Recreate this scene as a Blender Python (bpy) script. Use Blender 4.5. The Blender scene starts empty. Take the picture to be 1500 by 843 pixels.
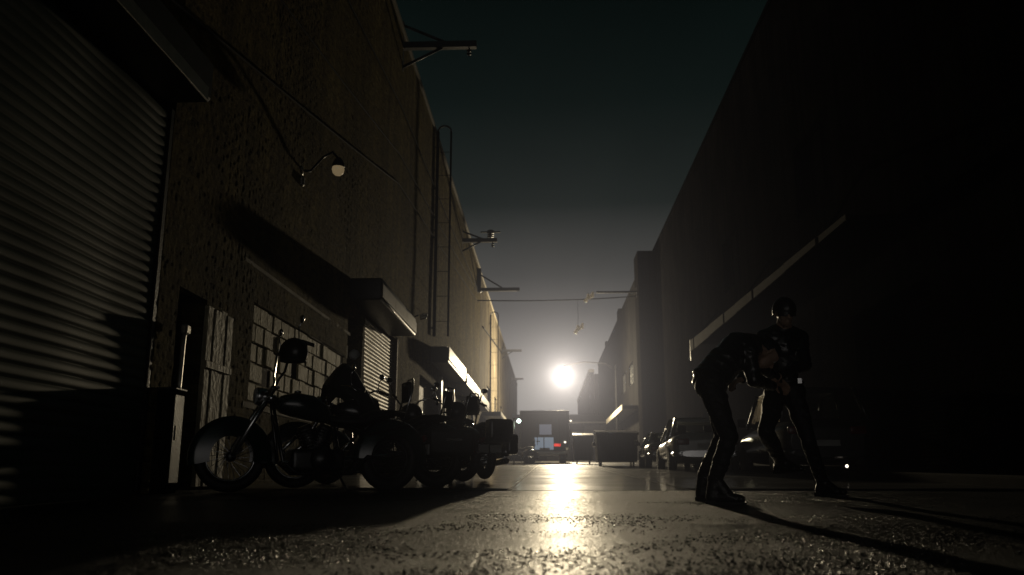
import bpy, bmesh, math, random
from mathutils import Vector, Matrix, noise
import numpy as np

random.seed(7)
SC = bpy.context.scene
COL = SC.collection
PI = math.pi
R = math.radians

# ------------------------------------------------------------------ camera
FPX = 1250.0                                   # focal length in pixels of the 1500 px wide photograph
TH = math.atan(278.5 / FPX)                    # looking up
PS = math.asin(52 / math.sqrt(52 ** 2 + 278.5 ** 2 + FPX ** 2))   # turned a little to the left of the alley
HC = 0.34                                      # camera height above the ground
SL = 0.02296                                   # the alley climbs gently


def gz(y):
    return -HC + SL * y


def P(px, py, y):
    """point of the photograph's pixel at distance y along the alley"""
    u = px - 750
    v = py - 421.5
    h = (-math.sin(PS), math.cos(PS))
    Rv = Vector((math.cos(PS), math.sin(PS), 0))
    F = Vector((h[0] * math.cos(TH), h[1] * math.cos(TH), math.sin(TH)))
    U = Vector((-h[0] * math.sin(TH), -h[1] * math.sin(TH), math.cos(TH)))
    d = Rv * u - U * v + F * FPX
    return d * (y / d.y)


cam = bpy.data.cameras.new('camera')
cam.sensor_width = 36
cam.lens = 36 * FPX / 1500
cam.dof.use_dof = True
cam.dof.focus_distance = 8.5
cam.dof.aperture_fstop = 2.2
cam.clip_start = 0.05
cam.clip_end = 1000
camo = bpy.data.objects.new('camera', cam)
COL.objects.link(camo)
camo.rotation_euler = (PI / 2 + TH, 0, PS)
SC.camera = camo

# ------------------------------------------------------------------ materials


def nodes(name):
    m = bpy.data.materials.new(name)
    m.use_nodes = True
    nt = m.node_tree
    return m, nt, nt.nodes['Principled BSDF']


def mat(name, col, rough=0.6, metal=0.0, var=0.25, scale=8.0, bump=0.0, bscale=60.0, coat=0.0, rvar=0.1, spec=0.5):
    m, nt, b = nodes(name)
    N = nt.nodes
    L = nt.links
    tc = N.new('ShaderNodeTexCoord')
    n1 = N.new('ShaderNodeTexNoise')
    n1.inputs['Scale'].default_value = scale
    n1.inputs['Detail'].default_value = 6
    L.new(tc.outputs['Object'], n1.inputs['Vector'])
    mx = N.new('ShaderNodeMix')
    mx.data_type = 'RGBA'
    mx.inputs[6].default_value = (*[c * (1 - var) for c in col], 1)
    mx.inputs[7].default_value = (*[min(1, c * (1 + var)) for c in col], 1)
    L.new(n1.outputs['Fac'], mx.inputs[0])
    L.new(mx.outputs[2], b.inputs['Base Color'])
    mr = N.new('ShaderNodeMapRange')
    mr.inputs['To Min'].default_value = max(0.02, rough - rvar)
    mr.inputs['To Max'].default_value = min(1, rough + rvar)
    L.new(n1.outputs['Fac'], mr.inputs['Value'])
    L.new(mr.outputs['Result'], b.inputs['Roughness'])
    b.inputs['Metallic'].default_value = metal
    b.inputs['Coat Weight'].default_value = coat
    b.inputs['Coat Roughness'].default_value = 0.06
    b.inputs['Specular IOR Level'].default_value = spec
    if bump > 0:
        n2 = N.new('ShaderNodeTexNoise')
        n2.inputs['Scale'].default_value = bscale
        n2.inputs['Detail'].default_value = 8
        L.new(tc.outputs['Object'], n2.inputs['Vector'])
        bp = N.new('ShaderNodeBump')
        bp.inputs['Strength'].default_value = bump
        bp.inputs['Distance'].default_value = 0.02
        L.new(n2.outputs['Fac'], bp.inputs['Height'])
        L.new(bp.outputs['Normal'], b.inputs['Normal'])
    return m


def film(k, r):
    M[k].node_tree.nodes['Principled BSDF'].inputs['Coat Roughness'].default_value = r


def emit(name, col, s):
    m, nt, b = nodes(name)
    b.inputs['Base Color'].default_value = (*col, 1)
    b.inputs['Emission Color'].default_value = (*col, 1)
    b.inputs['Emission Strength'].default_value = s
    m.cycles.emission_sampling = 'NONE'
    return m


def glass(name, col, alpha, rough=0.05):
    m, nt, b = nodes(name)
    N = nt.nodes
    L = nt.links
    tr = N.new('ShaderNodeBsdfTransparent')
    tr.inputs['Color'].default_value = (*col, 1)
    b.inputs['Base Color'].default_value = (0.02, 0.02, 0.02, 1)
    b.inputs['Roughness'].default_value = rough
    mix = N.new('ShaderNodeMixShader')
    mix.inputs[0].default_value = alpha
    L.new(tr.outputs[0], mix.inputs[1])
    L.new(b.outputs[0], mix.inputs[2])
    L.new(mix.outputs[0], nt.nodes['Material Output'].inputs['Surface'])
    return m


def brick(name, c1, c2, cm, bump=0.9, rough=0.85, plaster=0.7, spec=0.03):
    """brick with worn patches of render; coordinates are the wall's own metres"""
    m, nt, b = nodes(name)
    N = nt.nodes
    L = nt.links
    tc = N.new('ShaderNodeTexCoord')
    sp = N.new('ShaderNodeSeparateXYZ')
    L.new(tc.outputs['Object'], sp.inputs[0])
    ad = N.new('ShaderNodeMath')
    L.new(sp.outputs[0], ad.inputs[0])
    L.new(sp.outputs[1], ad.inputs[1])
    cb = N.new('ShaderNodeCombineXYZ')
    L.new(ad.outputs[0], cb.inputs[0])
    L.new(sp.outputs[2], cb.inputs[1])
    br = N.new('ShaderNodeTexBrick')
    br.inputs['Scale'].default_value = 1.0
    br.inputs['Brick Width'].default_value = 0.23
    br.inputs['Row Height'].default_value = 0.078
    br.inputs['Mortar Size'].default_value = 0.009
    br.inputs['Bias'].default_value = -0.1
    br.inputs['Color1'].default_value = (*c1, 1)
    br.inputs['Color2'].default_value = (*c2, 1)
    br.inputs['Mortar'].default_value = (*cm, 1)
    L.new(cb.outputs[0], br.inputs['Vector'])
    n1 = N.new('ShaderNodeTexNoise')
    n1.inputs['Scale'].default_value = 0.6
    n1.inputs['Detail'].default_value = 8
    L.new(tc.outputs['Object'], n1.inputs['Vector'])
    st = N.new('ShaderNodeTexNoise')               # streaks running down the wall
    mp = N.new('ShaderNodeMapping')
    mp.inputs['Scale'].default_value = (2.2, 2.2, 0.12)
    L.new(tc.outputs['Object'], mp.inputs['Vector'])
    L.new(mp.outputs[0], st.inputs['Vector'])
    st.inputs['Scale'].default_value = 1.5
    st.inputs['Detail'].default_value = 5
    mul = N.new('ShaderNodeMath')
    mul.operation = 'MULTIPLY'
    L.new(n1.outputs['Fac'], mul.inputs[0])
    L.new(st.outputs['Fac'], mul.inputs[1])
    mr = N.new('ShaderNodeMapRange')
    mr.inputs['From Min'].default_value = 0.12
    mr.inputs['From Max'].default_value = 0.42
    mr.inputs['To Min'].default_value = 0.45
    mr.inputs['To Max'].default_value = 1.35
    L.new(mul.outputs[0], mr.inputs['Value'])
    mx = N.new('ShaderNodeMix')
    mx.data_type = 'RGBA'
    mx.blend_type = 'MULTIPLY'
    mx.inputs[0].default_value = 1
    L.new(br.outputs['Color'], mx.inputs[6])
    L.new(mr.outputs['Result'], mx.inputs[7])
    L.new(mx.outputs[2], b.inputs['Base Color'])
    b.inputs['Roughness'].default_value = rough
    b.inputs['Specular IOR Level'].default_value = spec
    n2 = N.new('ShaderNodeTexNoise')
    n2.inputs['Scale'].default_value = 11
    n2.inputs['Detail'].default_value = 10
    n2.inputs['Roughness'].default_value = 0.7
    L.new(tc.outputs['Object'], n2.inputs['Vector'])
    inv = N.new('ShaderNodeMath')
    inv.operation = 'MULTIPLY'
    inv.inputs[1].default_value = -plaster
    L.new(br.outputs['Fac'], inv.inputs[0])
    sm = N.new('ShaderNodeMath')
    L.new(inv.outputs[0], sm.inputs[0])
    n2m = N.new('ShaderNodeMath')
    n2m.operation = 'MULTIPLY'
    n2m.inputs[1].default_value = 2.2
    L.new(n2.outputs['Fac'], n2m.inputs[0])
    L.new(n2m.outputs[0], sm.inputs[1])
    bp = N.new('ShaderNodeBump')
    bp.inputs['Strength'].default_value = bump
    bp.inputs['Distance'].default_value = 0.08
    L.new(sm.outputs[0], bp.inputs['Height'])
    L.new(bp.outputs['Normal'], b.inputs['Normal'])
    return m


def wet_ground(name, col, r0, r1, bump, grain):
    m, nt, b = nodes(name)
    N = nt.nodes
    L = nt.links
    g = N.new('ShaderNodeNewGeometry')

    def nz(scale, detail, ax=None, rough=0.6):
        n = N.new('ShaderNodeTexNoise')
        n.inputs['Scale'].default_value = scale
        n.inputs['Detail'].default_value = detail
        n.inputs['Roughness'].default_value = rough
        if ax:
            mp = N.new('ShaderNodeMapping')
            mp.inputs['Scale'].default_value = ax
            L.new(g.outputs['Position'], mp.inputs['Vector'])
            L.new(mp.outputs[0], n.inputs['Vector'])
        else:
            L.new(g.outputs['Position'], n.inputs['Vector'])
        return n
    pud = nz(0.55, 5)                                   # where water stands
    mr = N.new('ShaderNodeMapRange')
    mr.inputs['From Min'].default_value = 0.40
    mr.inputs['From Max'].default_value = 0.62
    L.new(pud.outputs['Fac'], mr.inputs['Value'])      # 0 puddle .. 1 rough
    rr = N.new('ShaderNodeMapRange')
    rr.inputs['To Min'].default_value = r0
    rr.inputs['To Max'].default_value = r1
    L.new(mr.outputs['Result'], rr.inputs['Value'])
    L.new(rr.outputs['Result'], b.inputs['Roughness'])
    b.inputs['Coat Weight'].default_value = 0.5
    b.inputs['Coat Roughness'].default_value = 0.10
    b.inputs['Specular IOR Level'].default_value = 0.8
    cn = nz(3.0, 8)
    mx = N.new('ShaderNodeMix')
    mx.data_type = 'RGBA'
    mx.inputs[6].default_value = (*[c * 0.55 for c in col], 1)
    mx.inputs[7].default_value = (*[c * 1.4 for c in col], 1)
    L.new(cn.outputs['Fac'], mx.inputs[0])
    L.new(mx.outputs[2], b.inputs['Base Color'])
    fine = nz(grain, 3, None, 0.75)
    vor = N.new('ShaderNodeTexVoronoi')                 # stones of the wearing course
    vor.inputs['Scale'].default_value = grain * 0.8
    L.new(g.outputs['Position'], vor.inputs['Vector'])
    mid = nz(5.0, 4)
    s1 = N.new('ShaderNodeMath')
    s1.operation = 'MULTIPLY'
    L.new(vor.outputs['Distance'], s1.inputs[0])
    L.new(mr.outputs['Result'], s1.inputs[1])
    s1b = N.new('ShaderNodeMath')
    s1b.operation = 'MULTIPLY'
    s1b.inputs[1].default_value = -0.5
    L.new(s1.outputs[0], s1b.inputs[0])
    crumbs = nz(grain * 3.2, 2, None, 0.6)
    s0 = N.new('ShaderNodeMath')
    s0.operation = 'MULTIPLY_ADD'
    L.new(crumbs.outputs['Fac'], s0.inputs[0])
    s0.inputs[1].default_value = 0.45
    L.new(s1b.outputs[0], s0.inputs[2])
    s2 = N.new('ShaderNodeMath')
    s2.operation = 'MULTIPLY_ADD'
    L.new(fine.outputs['Fac'], s2.inputs[0])
    s2.inputs[1].default_value = 0.6
    L.new(s0.outputs[0], s2.inputs[2])
    bp = N.new('ShaderNodeBump')
    bp.inputs['Strength'].default_value = bump
    bp.inputs['Distance'].default_value = 0.014
    L.new(s2.outputs[0], bp.inputs['Height'])
    bp2 = N.new('ShaderNodeBump')
    bp2.inputs['Strength'].default_value = 0.25
    bp2.inputs['Distance'].default_value = 0.03
    L.new(mid.outputs['Fac'], bp2.inputs['Height'])
    L.new(bp.outputs['Normal'], bp2.inputs['Normal'])
    L.new(bp2.outputs['Normal'], b.inputs['Normal'])
    return m


M = {}
M['asphalt'] = wet_ground('wet_asphalt', (0.035, 0.034, 0.032), 0.38, 0.55, 0.5, 60)
M['road'] = mat('wet_road_surface', (0.020, 0.019, 0.0175), 0.35, var=0.75, scale=95.0, rvar=0.12, spec=0.75, bump=0.8, bscale=170, coat=0.0)
M['road'].node_tree.nodes['Principled BSDF'].inputs['Coat Roughness'].default_value = 0.22
M['grit'] = mat('wet_grit', (0.03, 0.029, 0.027), 0.22, var=0.5, scale=40, rvar=0.05, spec=0.8)
M['concrete_wet'] = wet_ground('wet_concrete', (0.11, 0.105, 0.095), 0.34, 0.50, 0.4, 45)
M['brick'] = brick('old_brick', (0.235, 0.182, 0.066), (0.09, 0.067, 0.026), (0.20, 0.16, 0.064))
M['brick_far'] = brick('pale_painted_brick', (0.155, 0.132, 0.09), (0.12, 0.10, 0.068), (0.15, 0.128, 0.09), 0.7)
M['brick_dark'] = brick('black_brick', (0.012, 0.011, 0.010), (0.016, 0.014, 0.012), (0.010, 0.010, 0.009), 0.6, 1.0, 0.7, 0.0)  # even near-black base colour for the whole right wall
M['brick_mid'] = brick('very_dark_brick', (0.006, 0.0057, 0.0052), (0.0045, 0.0042, 0.004), (0.007, 0.0067, 0.006), 0.4, 0.95, 0.7, 0.02)  # very dark base colour, even from brick to mortar
M['concrete'] = mat('grey_concrete', (0.17, 0.145, 0.095), 0.8, bump=0.5, bscale=30, var=0.4, scale=3)
M['block'] = mat('pale_block', (0.42, 0.36, 0.19), 0.7, bump=0.6, bscale=25, var=0.35, scale=5)
M['mortar'] = mat('dark_mortar', (0.07, 0.06, 0.045), 0.9, bump=0.5)
M['plank'] = mat('weathered_pale_paint', (0.34, 0.30, 0.20), 0.65, bump=0.7, bscale=14, var=0.55, scale=7)
M['shutter_teal'] = mat('grey_green_shutter_paint', (0.045, 0.070, 0.057), 0.55, 0.0, var=0.5, scale=1.6, spec=0.25)
M['shutter_tan'] = mat('tan_shutter_paint', (0.25, 0.20, 0.105), 0.5, 0.2, var=0.35, scale=2, bump=0.2)
M['steel_dark'] = mat('dark_painted_steel', (0.02, 0.02, 0.02), 0.45, 0.3, var=0.4, bump=0.2)
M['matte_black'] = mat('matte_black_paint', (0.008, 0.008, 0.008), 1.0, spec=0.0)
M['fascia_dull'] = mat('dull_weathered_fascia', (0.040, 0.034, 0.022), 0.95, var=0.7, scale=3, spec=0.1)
M['kerb'] = mat('dark_kerb_concrete', (0.03, 0.029, 0.026), 0.95, var=0.5, scale=2, bump=0.5, spec=0.1)  # plain dark tone for the pavement
M['cable'] = mat('black_cable_sheath', (0.008, 0.008, 0.008), 0.9, spec=0.1)
M['steel_worn'] = mat('worn_galvanised_steel', (0.42, 0.40, 0.35), 0.33, 0.75, var=0.35, scale=12, bump=0.2)
M['fascia'] = mat('pale_fascia_paint', (0.46, 0.43, 0.35), 0.38, 0.0, var=0.3, scale=5, bump=0.25, bscale=12)
M['fascia_worn'] = mat('weathered_fascia_paint', (0.22, 0.19, 0.14), 0.42, 0.1, var=0.4, scale=5, bump=0.25, bscale=12)
M['wood_dark'] = mat('dark_painted_wood', (0.025, 0.02, 0.016), 0.6, var=0.4, bump=0.4)
M['void'] = mat('dark_interior', (0.008, 0.008, 0.008), 0.9)
M['rubber'] = mat('tyre_rubber', (0.012, 0.012, 0.012), 0.55, bump=0.3)
M['chrome'] = mat('chrome', (0.80, 0.80, 0.80), 0.21, 1.0, var=0.08, rvar=0.06)
M['black_paint'] = mat('black_lacquer', (0.008, 0.008, 0.010), 0.25, 0.0, coat=1.0, rvar=0.05)
M['teal_paint'] = mat('dark_green_lacquer', (0.006, 0.022, 0.018), 0.25, 0.0, coat=1.0, rvar=0.05)
M['red_paint'] = mat('dark_red_lacquer', (0.035, 0.004, 0.004), 0.25, 0.0, coat=1.0, rvar=0.05)
M['alloy'] = mat('engine_alloy', (0.09, 0.09, 0.09), 0.35, 0.9, var=0.3, bump=0.1)
M['alloy_dark'] = mat('dull_dark_alloy', (0.05, 0.05, 0.05), 0.5, 0.6)
M['vinyl'] = mat('black_seat_vinyl', (0.010, 0.010, 0.010), 0.45, bump=0.3, bscale=120)
M['leather'] = mat('black_leather', (0.012, 0.012, 0.013), 0.34, bump=0.7, bscale=22, rvar=0.12, coat=0.9)
M['denim'] = mat('black_trousers', (0.010, 0.010, 0.012), 0.55, bump=0.5, bscale=35, spec=0.4)
M['skin'] = mat('skin', (0.50, 0.33, 0.24), 0.42, var=0.12, scale=20)
M['helmet'] = mat('black_helmet_shell', (0.008, 0.008, 0.009), 0.36, coat=0.15, rvar=0.06)
M['boot'] = mat('black_boot_leather', (0.010, 0.010, 0.010), 0.28, bump=0.3, bscale=50)
M['buckle'] = M['chrome']
M['car_silver'] = mat('silver_car_paint', (0.40, 0.40, 0.38), 0.40, 0.2, coat=1.0, rvar=0.05)
M['car_black'] = mat('black_car_paint', (0.010, 0.010, 0.011), 0.36, 0.0, coat=0.6, rvar=0.05)
M['car_white'] = mat('white_car_paint', (0.5, 0.5, 0.48), 0.40, 0.0, coat=1.0, rvar=0.05)
for k_, r_ in (('car_silver', 0.26), ('car_white', 0.26), ('car_black', 0.26), ('black_paint', 0.17), ('teal_paint', 0.17), ('red_paint', 0.17), ('leather', 0.2)):
    film(k_, r_)
M['glass'] = glass('car_glass', (0.75, 0.78, 0.76), 0.18)
M['window_glass'] = mat('dark_window_glass', (0.01, 0.012, 0.012), 0.12)
M['screen'] = glass('clear_windscreen_plastic', (0.85, 0.85, 0.85), 0.25, 0.25)
M['tail_off'] = mat('red_tail_lens', (0.12, 0.005, 0.005), 0.2)
M['lens_clear'] = mat('clear_lamp_lens', (0.6, 0.6, 0.6), 0.1, 0.3)
M['dumpster'] = mat('dumpster_paint', (0.02, 0.022, 0.018), 0.5, 0.2, bump=0.2, var=0.4)
M['ceramic'] = mat('glazed_ceramic', (0.75, 0.72, 0.66), 0.2)
M['truck_body'] = mat('truck_body_paint', (0.10, 0.10, 0.095), 0.5, 0.1, var=0.2)
M['plate'] = mat('plain_plate', (0.5, 0.5, 0.48), 0.5)
M['reflector'] = mat('enamel_reflector', (0.8, 0.76, 0.6), 0.25, coat=0.5)
M['rust'] = mat('rusty_steel', (0.12, 0.07, 0.03), 0.7, 0.3, bump=0.5, var=0.5)
def opal(name, col):
    m, nt, b = nodes(name)
    tl = nt.nodes.new('ShaderNodeBsdfTranslucent')
    tl.inputs['Color'].default_value = (*col, 1)
    b.inputs['Base Color'].default_value = (*col, 1)
    b.inputs['Roughness'].default_value = 0.2
    mix = nt.nodes.new('ShaderNodeMixShader')
    mix.inputs[0].default_value = 0.3
    nt.links.new(tl.outputs[0], mix.inputs[1])
    nt.links.new(b.outputs[0], mix.inputs[2])
    nt.links.new(mix.outputs[0], nt.nodes['Material Output'].inputs['Surface'])
    return m


M['opal'] = opal('opal_glass', (0.9, 0.82, 0.62))
M['opal_white'] = opal('milky_glass', (0.9, 0.88, 0.84))
M['lamp_white'] = emit('lamp_glow', (1.0, 0.93, 0.80), 14)
M['opal_glint'] = emit('bowl_glint_glow', (1.0, 0.74, 0.40), 0.13)  # added emission standing for the glint in the wall lamp's glass
M['lamp_green'] = emit('lamp_pale_green_glow', (0.75, 1.0, 0.85), 9)
M['lamp_small'] = emit('lamp_small_glow', (1.0, 0.88, 0.72), 2.0)
M['cab_glow'] = emit('lit_truck_window', (0.58, 0.72, 0.90), 0.20)
M['cab_glow_dim'] = emit('lit_truck_panel', (0.62, 0.66, 0.82), 0.12)
M['tail_on'] = emit('lit_tail_lamp', (1.0, 0.05, 0.03), 0.8)
M['reverse_on'] = emit('lit_reversing_lamp', (1.0, 0.85, 0.7), 2.5)

# ------------------------------------------------------------------ mesh helpers


class MB:
    """collects shapes and links them as ONE mesh object"""

    def __init__(s):
        s.bm = bmesh.new()
        s.mi = 0

    def _post(s, fs, smooth):
        for f in fs:
            f.material_index = s.mi
            f.smooth = smooth

    def box(s, a, b, bevel=0.0, rot=None, seg=1):
        a = Vector(a)
        b = Vector(b)
        c = (a + b) / 2
        d = b - a
        r = bmesh.ops.create_cube(s.bm, size=1)
        vs = r['verts']
        for v in vs:
            v.co = Vector((v.co.x * d.x, v.co.y * d.y, v.co.z * d.z))
        fs = list({f for v in vs for f in v.link_faces})
        if bevel > 0:
            es = list({e for v in vs for e in v.link_edges})
            rr = bmesh.ops.bevel(s.bm, geom=es, offset=min(bevel, 0.49 * min(abs(d.x), abs(d.y), abs(d.z))), segments=seg, affect='EDGES', profile=0.6)
            vs = list({v for f in rr['faces'] for v in f.verts} | {v for v in vs if v.is_valid})
            fs = list({f for v in vs for f in v.link_faces})
        if rot is not None:
            for v in vs:
                v.co = rot @ v.co
        for v in vs:
            v.co += c
        s._post(fs, bevel > 0 and seg > 1)
        return s

    def tube(s, pts, r, n=10, caps=True, radii=None):
        pts = [Vector(p) for p in pts]
        rings = []
        prev = None
        for i, p in enumerate(pts):
            if i == 0:
                t = pts[1] - pts[0]
            elif i == len(pts) - 1:
                t = pts[-1] - pts[-2]
            else:
                t = (pts[i + 1] - p).normalized() + (p - pts[i - 1]).normalized()
            t.normalize()
            if prev is None:
                a = Vector((0, 0, 1)) if abs(t.z) < 0.9 else Vector((1, 0, 0))
                u = t.cross(a).normalized()
            else:
                u = (prev - t * prev.dot(t)).normalized()
            prev = u
            w = t.cross(u)
            rad = radii[i] if radii else r
            rings.append([s.bm.verts.new(p + (u * math.cos(k * 2 * PI / n) + w * math.sin(k * 2 * PI / n)) * rad) for k in range(n)])
        fs = []
        for a, b in zip(rings, rings[1:]):
            for k in range(n):
                fs.append(s.bm.faces.new((a[k], a[(k + 1) % n], b[(k + 1) % n], b[k])))
        s._post(fs, True)
        if caps:
            f2 = [s.bm.faces.new(rings[0][::-1]), s.bm.faces.new(rings[-1])]
            s._post(f2, False)
        return s

    def lathe(s, prof, c, axis='z', n=24):
        """prof: (radius, height) pairs turned about an axis through c"""
        c = Vector(c)
        rings = []
        for r, h in prof:
            ring = []
            for k in range(n):
                a = 2 * PI * k / n
                q = (r * math.cos(a), r * math.sin(a), h)
                if axis == 'y':
                    q = (q[0], q[2], q[1])
                elif axis == 'x':
                    q = (q[2], q[0], q[1])
                ring.append(s.bm.verts.new(c + Vector(q)))
            rings.append(ring)
        fs = []
        for a, b in zip(rings, rings[1:]):
            for k in range(n):
                fs.append(s.bm.faces.new((a[k], a[(k + 1) % n], b[(k + 1) % n], b[k])))
        if prof[0][0] > 1e-4:
            fs.append(s.bm.faces.new(rings[0][::-1]))
        if prof[-1][0] > 1e-4:
            fs.append(s.bm.faces.new(rings[-1]))
        s._post(fs, True)
        return s

    def ball(s, c, r, n=16, rot=None):
        rad = r if hasattr(r, '__len__') else (r, r, r)
        q = bmesh.ops.create_uvsphere(s.bm, u_segments=n, v_segments=max(6, n // 2), radius=1)
        for v in q['verts']:
            p = Vector((v.co.x * rad[0], v.co.y * rad[1], v.co.z * rad[2]))
            v.co = (rot @ p if rot is not None else p) + Vector(c)
        s._post({f for v in q['verts'] for f in v.link_faces}, True)
        return s

    def torus(s, c, R_, r, axis='y', n=36, m=12, a0=0.0, a1=2 * PI, sx=1.0):
        """ring about an axis; a0..a1 gives an arc (angle from +x towards +z for axis y)"""
        full = abs(a1 - a0) > 2 * PI - 1e-3
        c = Vector(c)
        rings = []
        for i in range(n if full else n + 1):
            a = a0 + (a1 - a0) * i / n
            ring = []
            for k in range(m):
                b = 2 * PI * k / m
                rr = R_ + r * math.cos(b)
                q = Vector((rr * math.cos(a), r * sx * math.sin(b), rr * math.sin(a)))
                ring.append(s.bm.verts.new(c + q))
            rings.append(ring)
        fs = []
        N_ = len(rings)
        for i in range(N_ if full else N_ - 1):
            a, b = rings[i], rings[(i + 1) % N_]
            for k in range(m):
                fs.append(s.bm.faces.new((a[k], b[k], b[(k + 1) % m], a[(k + 1) % m])))
        if not full:
            fs.append(s.bm.faces.new(rings[0]))
            fs.append(s.bm.faces.new(rings[-1][::-1]))
        s._post(fs, True)
        return s

    def poly(s, pts, smooth=False):
        f = s.bm.faces.new([s.bm.verts.new(Vector(p)) for p in pts])
        s._post([f], smooth)
        return s

    def prism(s, pts, d, bevel=0.0):
        """flat outline pts pushed along vector d"""
        d = Vector(d)
        a = [s.bm.verts.new(Vector(p)) for p in pts]
        b = [s.bm.verts.new(Vector(p) + d) for p in pts]
        n = len(pts)
        fs = [s.bm.faces.new(a[::-1]), s.bm.faces.new(b)]
        for k in range(n):
            fs.append(s.bm.faces.new((a[k], a[(k + 1) % n], b[(k + 1) % n], b[k])))
        s._post(fs, False)
        return s

    def grid(s, f, nu, nv, smooth=True):
        vs = [[s.bm.verts.new(Vector(f(i / nu, j / nv))) for j in range(nv + 1)] for i in range(nu + 1)]
        fs = []
        for i in range(nu):
            for j in range(nv):
                fs.append(s.bm.faces.new((vs[i][j], vs[i + 1][j], vs[i + 1][j + 1], vs[i][j + 1])))
        s._post(fs, smooth)
        return s

    def loft(s, rings, smooth=True, caps=True):
        vr = [[s.bm.verts.new(Vector(p)) for p in r] for r in rings]
        n = len(rings[0])
        fs = []
        for a, b in zip(vr, vr[1:]):
            for k in range(n):
                fs.append(s.bm.faces.new((a[k], a[(k + 1) % n], b[(k + 1) % n], b[k])))
        s._post(fs, smooth)
        if caps:
            s._post([s.bm.faces.new(vr[0][::-1]), s.bm.faces.new(vr[-1])], False)
        return s

    def build(s, name, m, parent=None, label=None):
        bmesh.ops.recalc_face_normals(s.bm, faces=s.bm.faces)
        me = bpy.data.meshes.new(name)
        s.bm.to_mesh(me)
        s.bm.free()
        for x in (m if isinstance(m, (list, tuple)) else [m]):
            me.materials.append(x)
        o = bpy.data.objects.new(name, me)
        COL.objects.link(o)
        if parent is not None:
            o.parent = parent
        if label:
            o['label'] = label
        return o


def tag(o, label=None, cat=None, group=None, kind=None):
    if label:
        o['label'] = label
    if cat:
        o['category'] = cat
    if group:
        o['group'] = group
    if kind:
        o['kind'] = kind
    return o


def thing(name, label, cat, loc=(0, 0, 0), rz=0.0, group=None):
    o = bpy.data.objects.new(name, None)
    o.empty_display_size = 0.2
    COL.objects.link(o)
    o.location = loc
    o.rotation_euler = (0, 0, rz)
    return tag(o, label, cat, group)


def kids(o):
    return [c for c in bpy.data.objects if c.parent == o]


def copy_tree(o, parent=None):
    c = o.copy()
    COL.objects.link(c)
    c.parent = parent
    for ch in kids(o):
        copy_tree(ch, c)
    return c


def wall_cells(mb, x0, x1, ys, zs, holes):
    """a wall standing along y between x0 and x1, with rectangular openings (y0,y1,z0,z1)"""
    Y = sorted(set(list(ys) + [h[0] for h in holes] + [h[1] for h in holes]))
    Z = sorted(set(list(zs) + [h[2] for h in holes] + [h[3] for h in holes]))
    inside = lambda y, z: any(h[0] < y < h[1] and h[2] < z < h[3] for h in holes)
    vd = {}

    def V(x, y, z):
        k = (round(x, 4), round(y, 4), round(z, 4))
        if k not in vd:
            vd[k] = mb.bm.verts.new(k)
        return vd[k]
    ny, nz_ = len(Y) - 1, len(Z) - 1
    solid = [[not inside((Y[i] + Y[i + 1]) / 2, (Z[j] + Z[j + 1]) / 2) for j in range(nz_)] for i in range(ny)]
    for i in range(ny):
        for j in range(nz_):
            if not solid[i][j]:
                continue
            a, b, c, d = Y[i], Y[i + 1], Z[j], Z[j + 1]
            for x in (x0, x1):
                mb.bm.faces.new((V(x, a, c), V(x, b, c), V(x, b, d), V(x, a, d)))
            for (ii, jj, q) in ((i - 1, j, ((a, c), (a, d))), (i + 1, j, ((b, c), (b, d))), (i, j - 1, ((a, c), (b, c))), (i, j + 1, ((a, d), (b, d)))):
                if not (0 <= ii < ny and 0 <= jj < nz_) or not solid[ii][jj]:
                    (ya, za), (yb, zb) = q
                    mb.bm.faces.new((V(x0, ya, za), V(x0, yb, zb), V(x1, yb, zb), V(x1, ya, za)))
    return mb


def slats(y0, y1, z0, z1, x, pitch, depth, sgn=1, dent=0.008):
    """a roller curtain: one corrugated sheet"""
    mb = MB()
    per = 6
    n = int((z1 - z0) / pitch)
    prof = [(0.0, 0.0), (0.12, 0.75), (0.32, 1.0), (0.62, 0.95), (0.86, 0.55), (0.95, 0.02)]
    rows = []
    for i in range(n):
        for t, h in prof:
            rows.append((z0 + (i + t) * pitch, h * depth))
    nc = 18

    def f(u, v):
        i = int(round(v * (len(rows) - 1)))
        z, h = rows[i]
        y = y0 + (y1 - y0) * u
        w = noise.noise(Vector((y * 0.9, z * 0.5, 3.1))) * dent + noise.noise(Vector((y * 1.5, z * 1.2, 9.1))) * dent * 0.3
        return (x + sgn * (h + w), y, z)
    mb.grid(f, nc, len(rows) - 1)
    return mb


# ------------------------------------------------------------------ fine relief


def vnoise(x, y, seed=0):
    """smooth value noise on a lattice, -1..1"""
    xi, yi = np.floor(x).astype(np.int64), np.floor(y).astype(np.int64)
    fx, fy = x - xi, y - yi
    fx, fy = fx * fx * (3 - 2 * fx), fy * fy * (3 - 2 * fy)

    def hsh(a, b):
        h = (a * 374761393 + b * 668265263 + seed * 974711) & 0x7fffffff
        h = ((h ^ (h >> 13)) * 1274126177) & 0x7fffffff
        return ((h ^ (h >> 16)) & 0xffff) / 32767.5 - 1
    return (hsh(xi, yi) * (1 - fx) + hsh(xi + 1, yi) * fx) * (1 - fy) + (hsh(xi, yi + 1) * (1 - fx) + hsh(xi + 1, yi + 1) * fx) * fy


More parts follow.
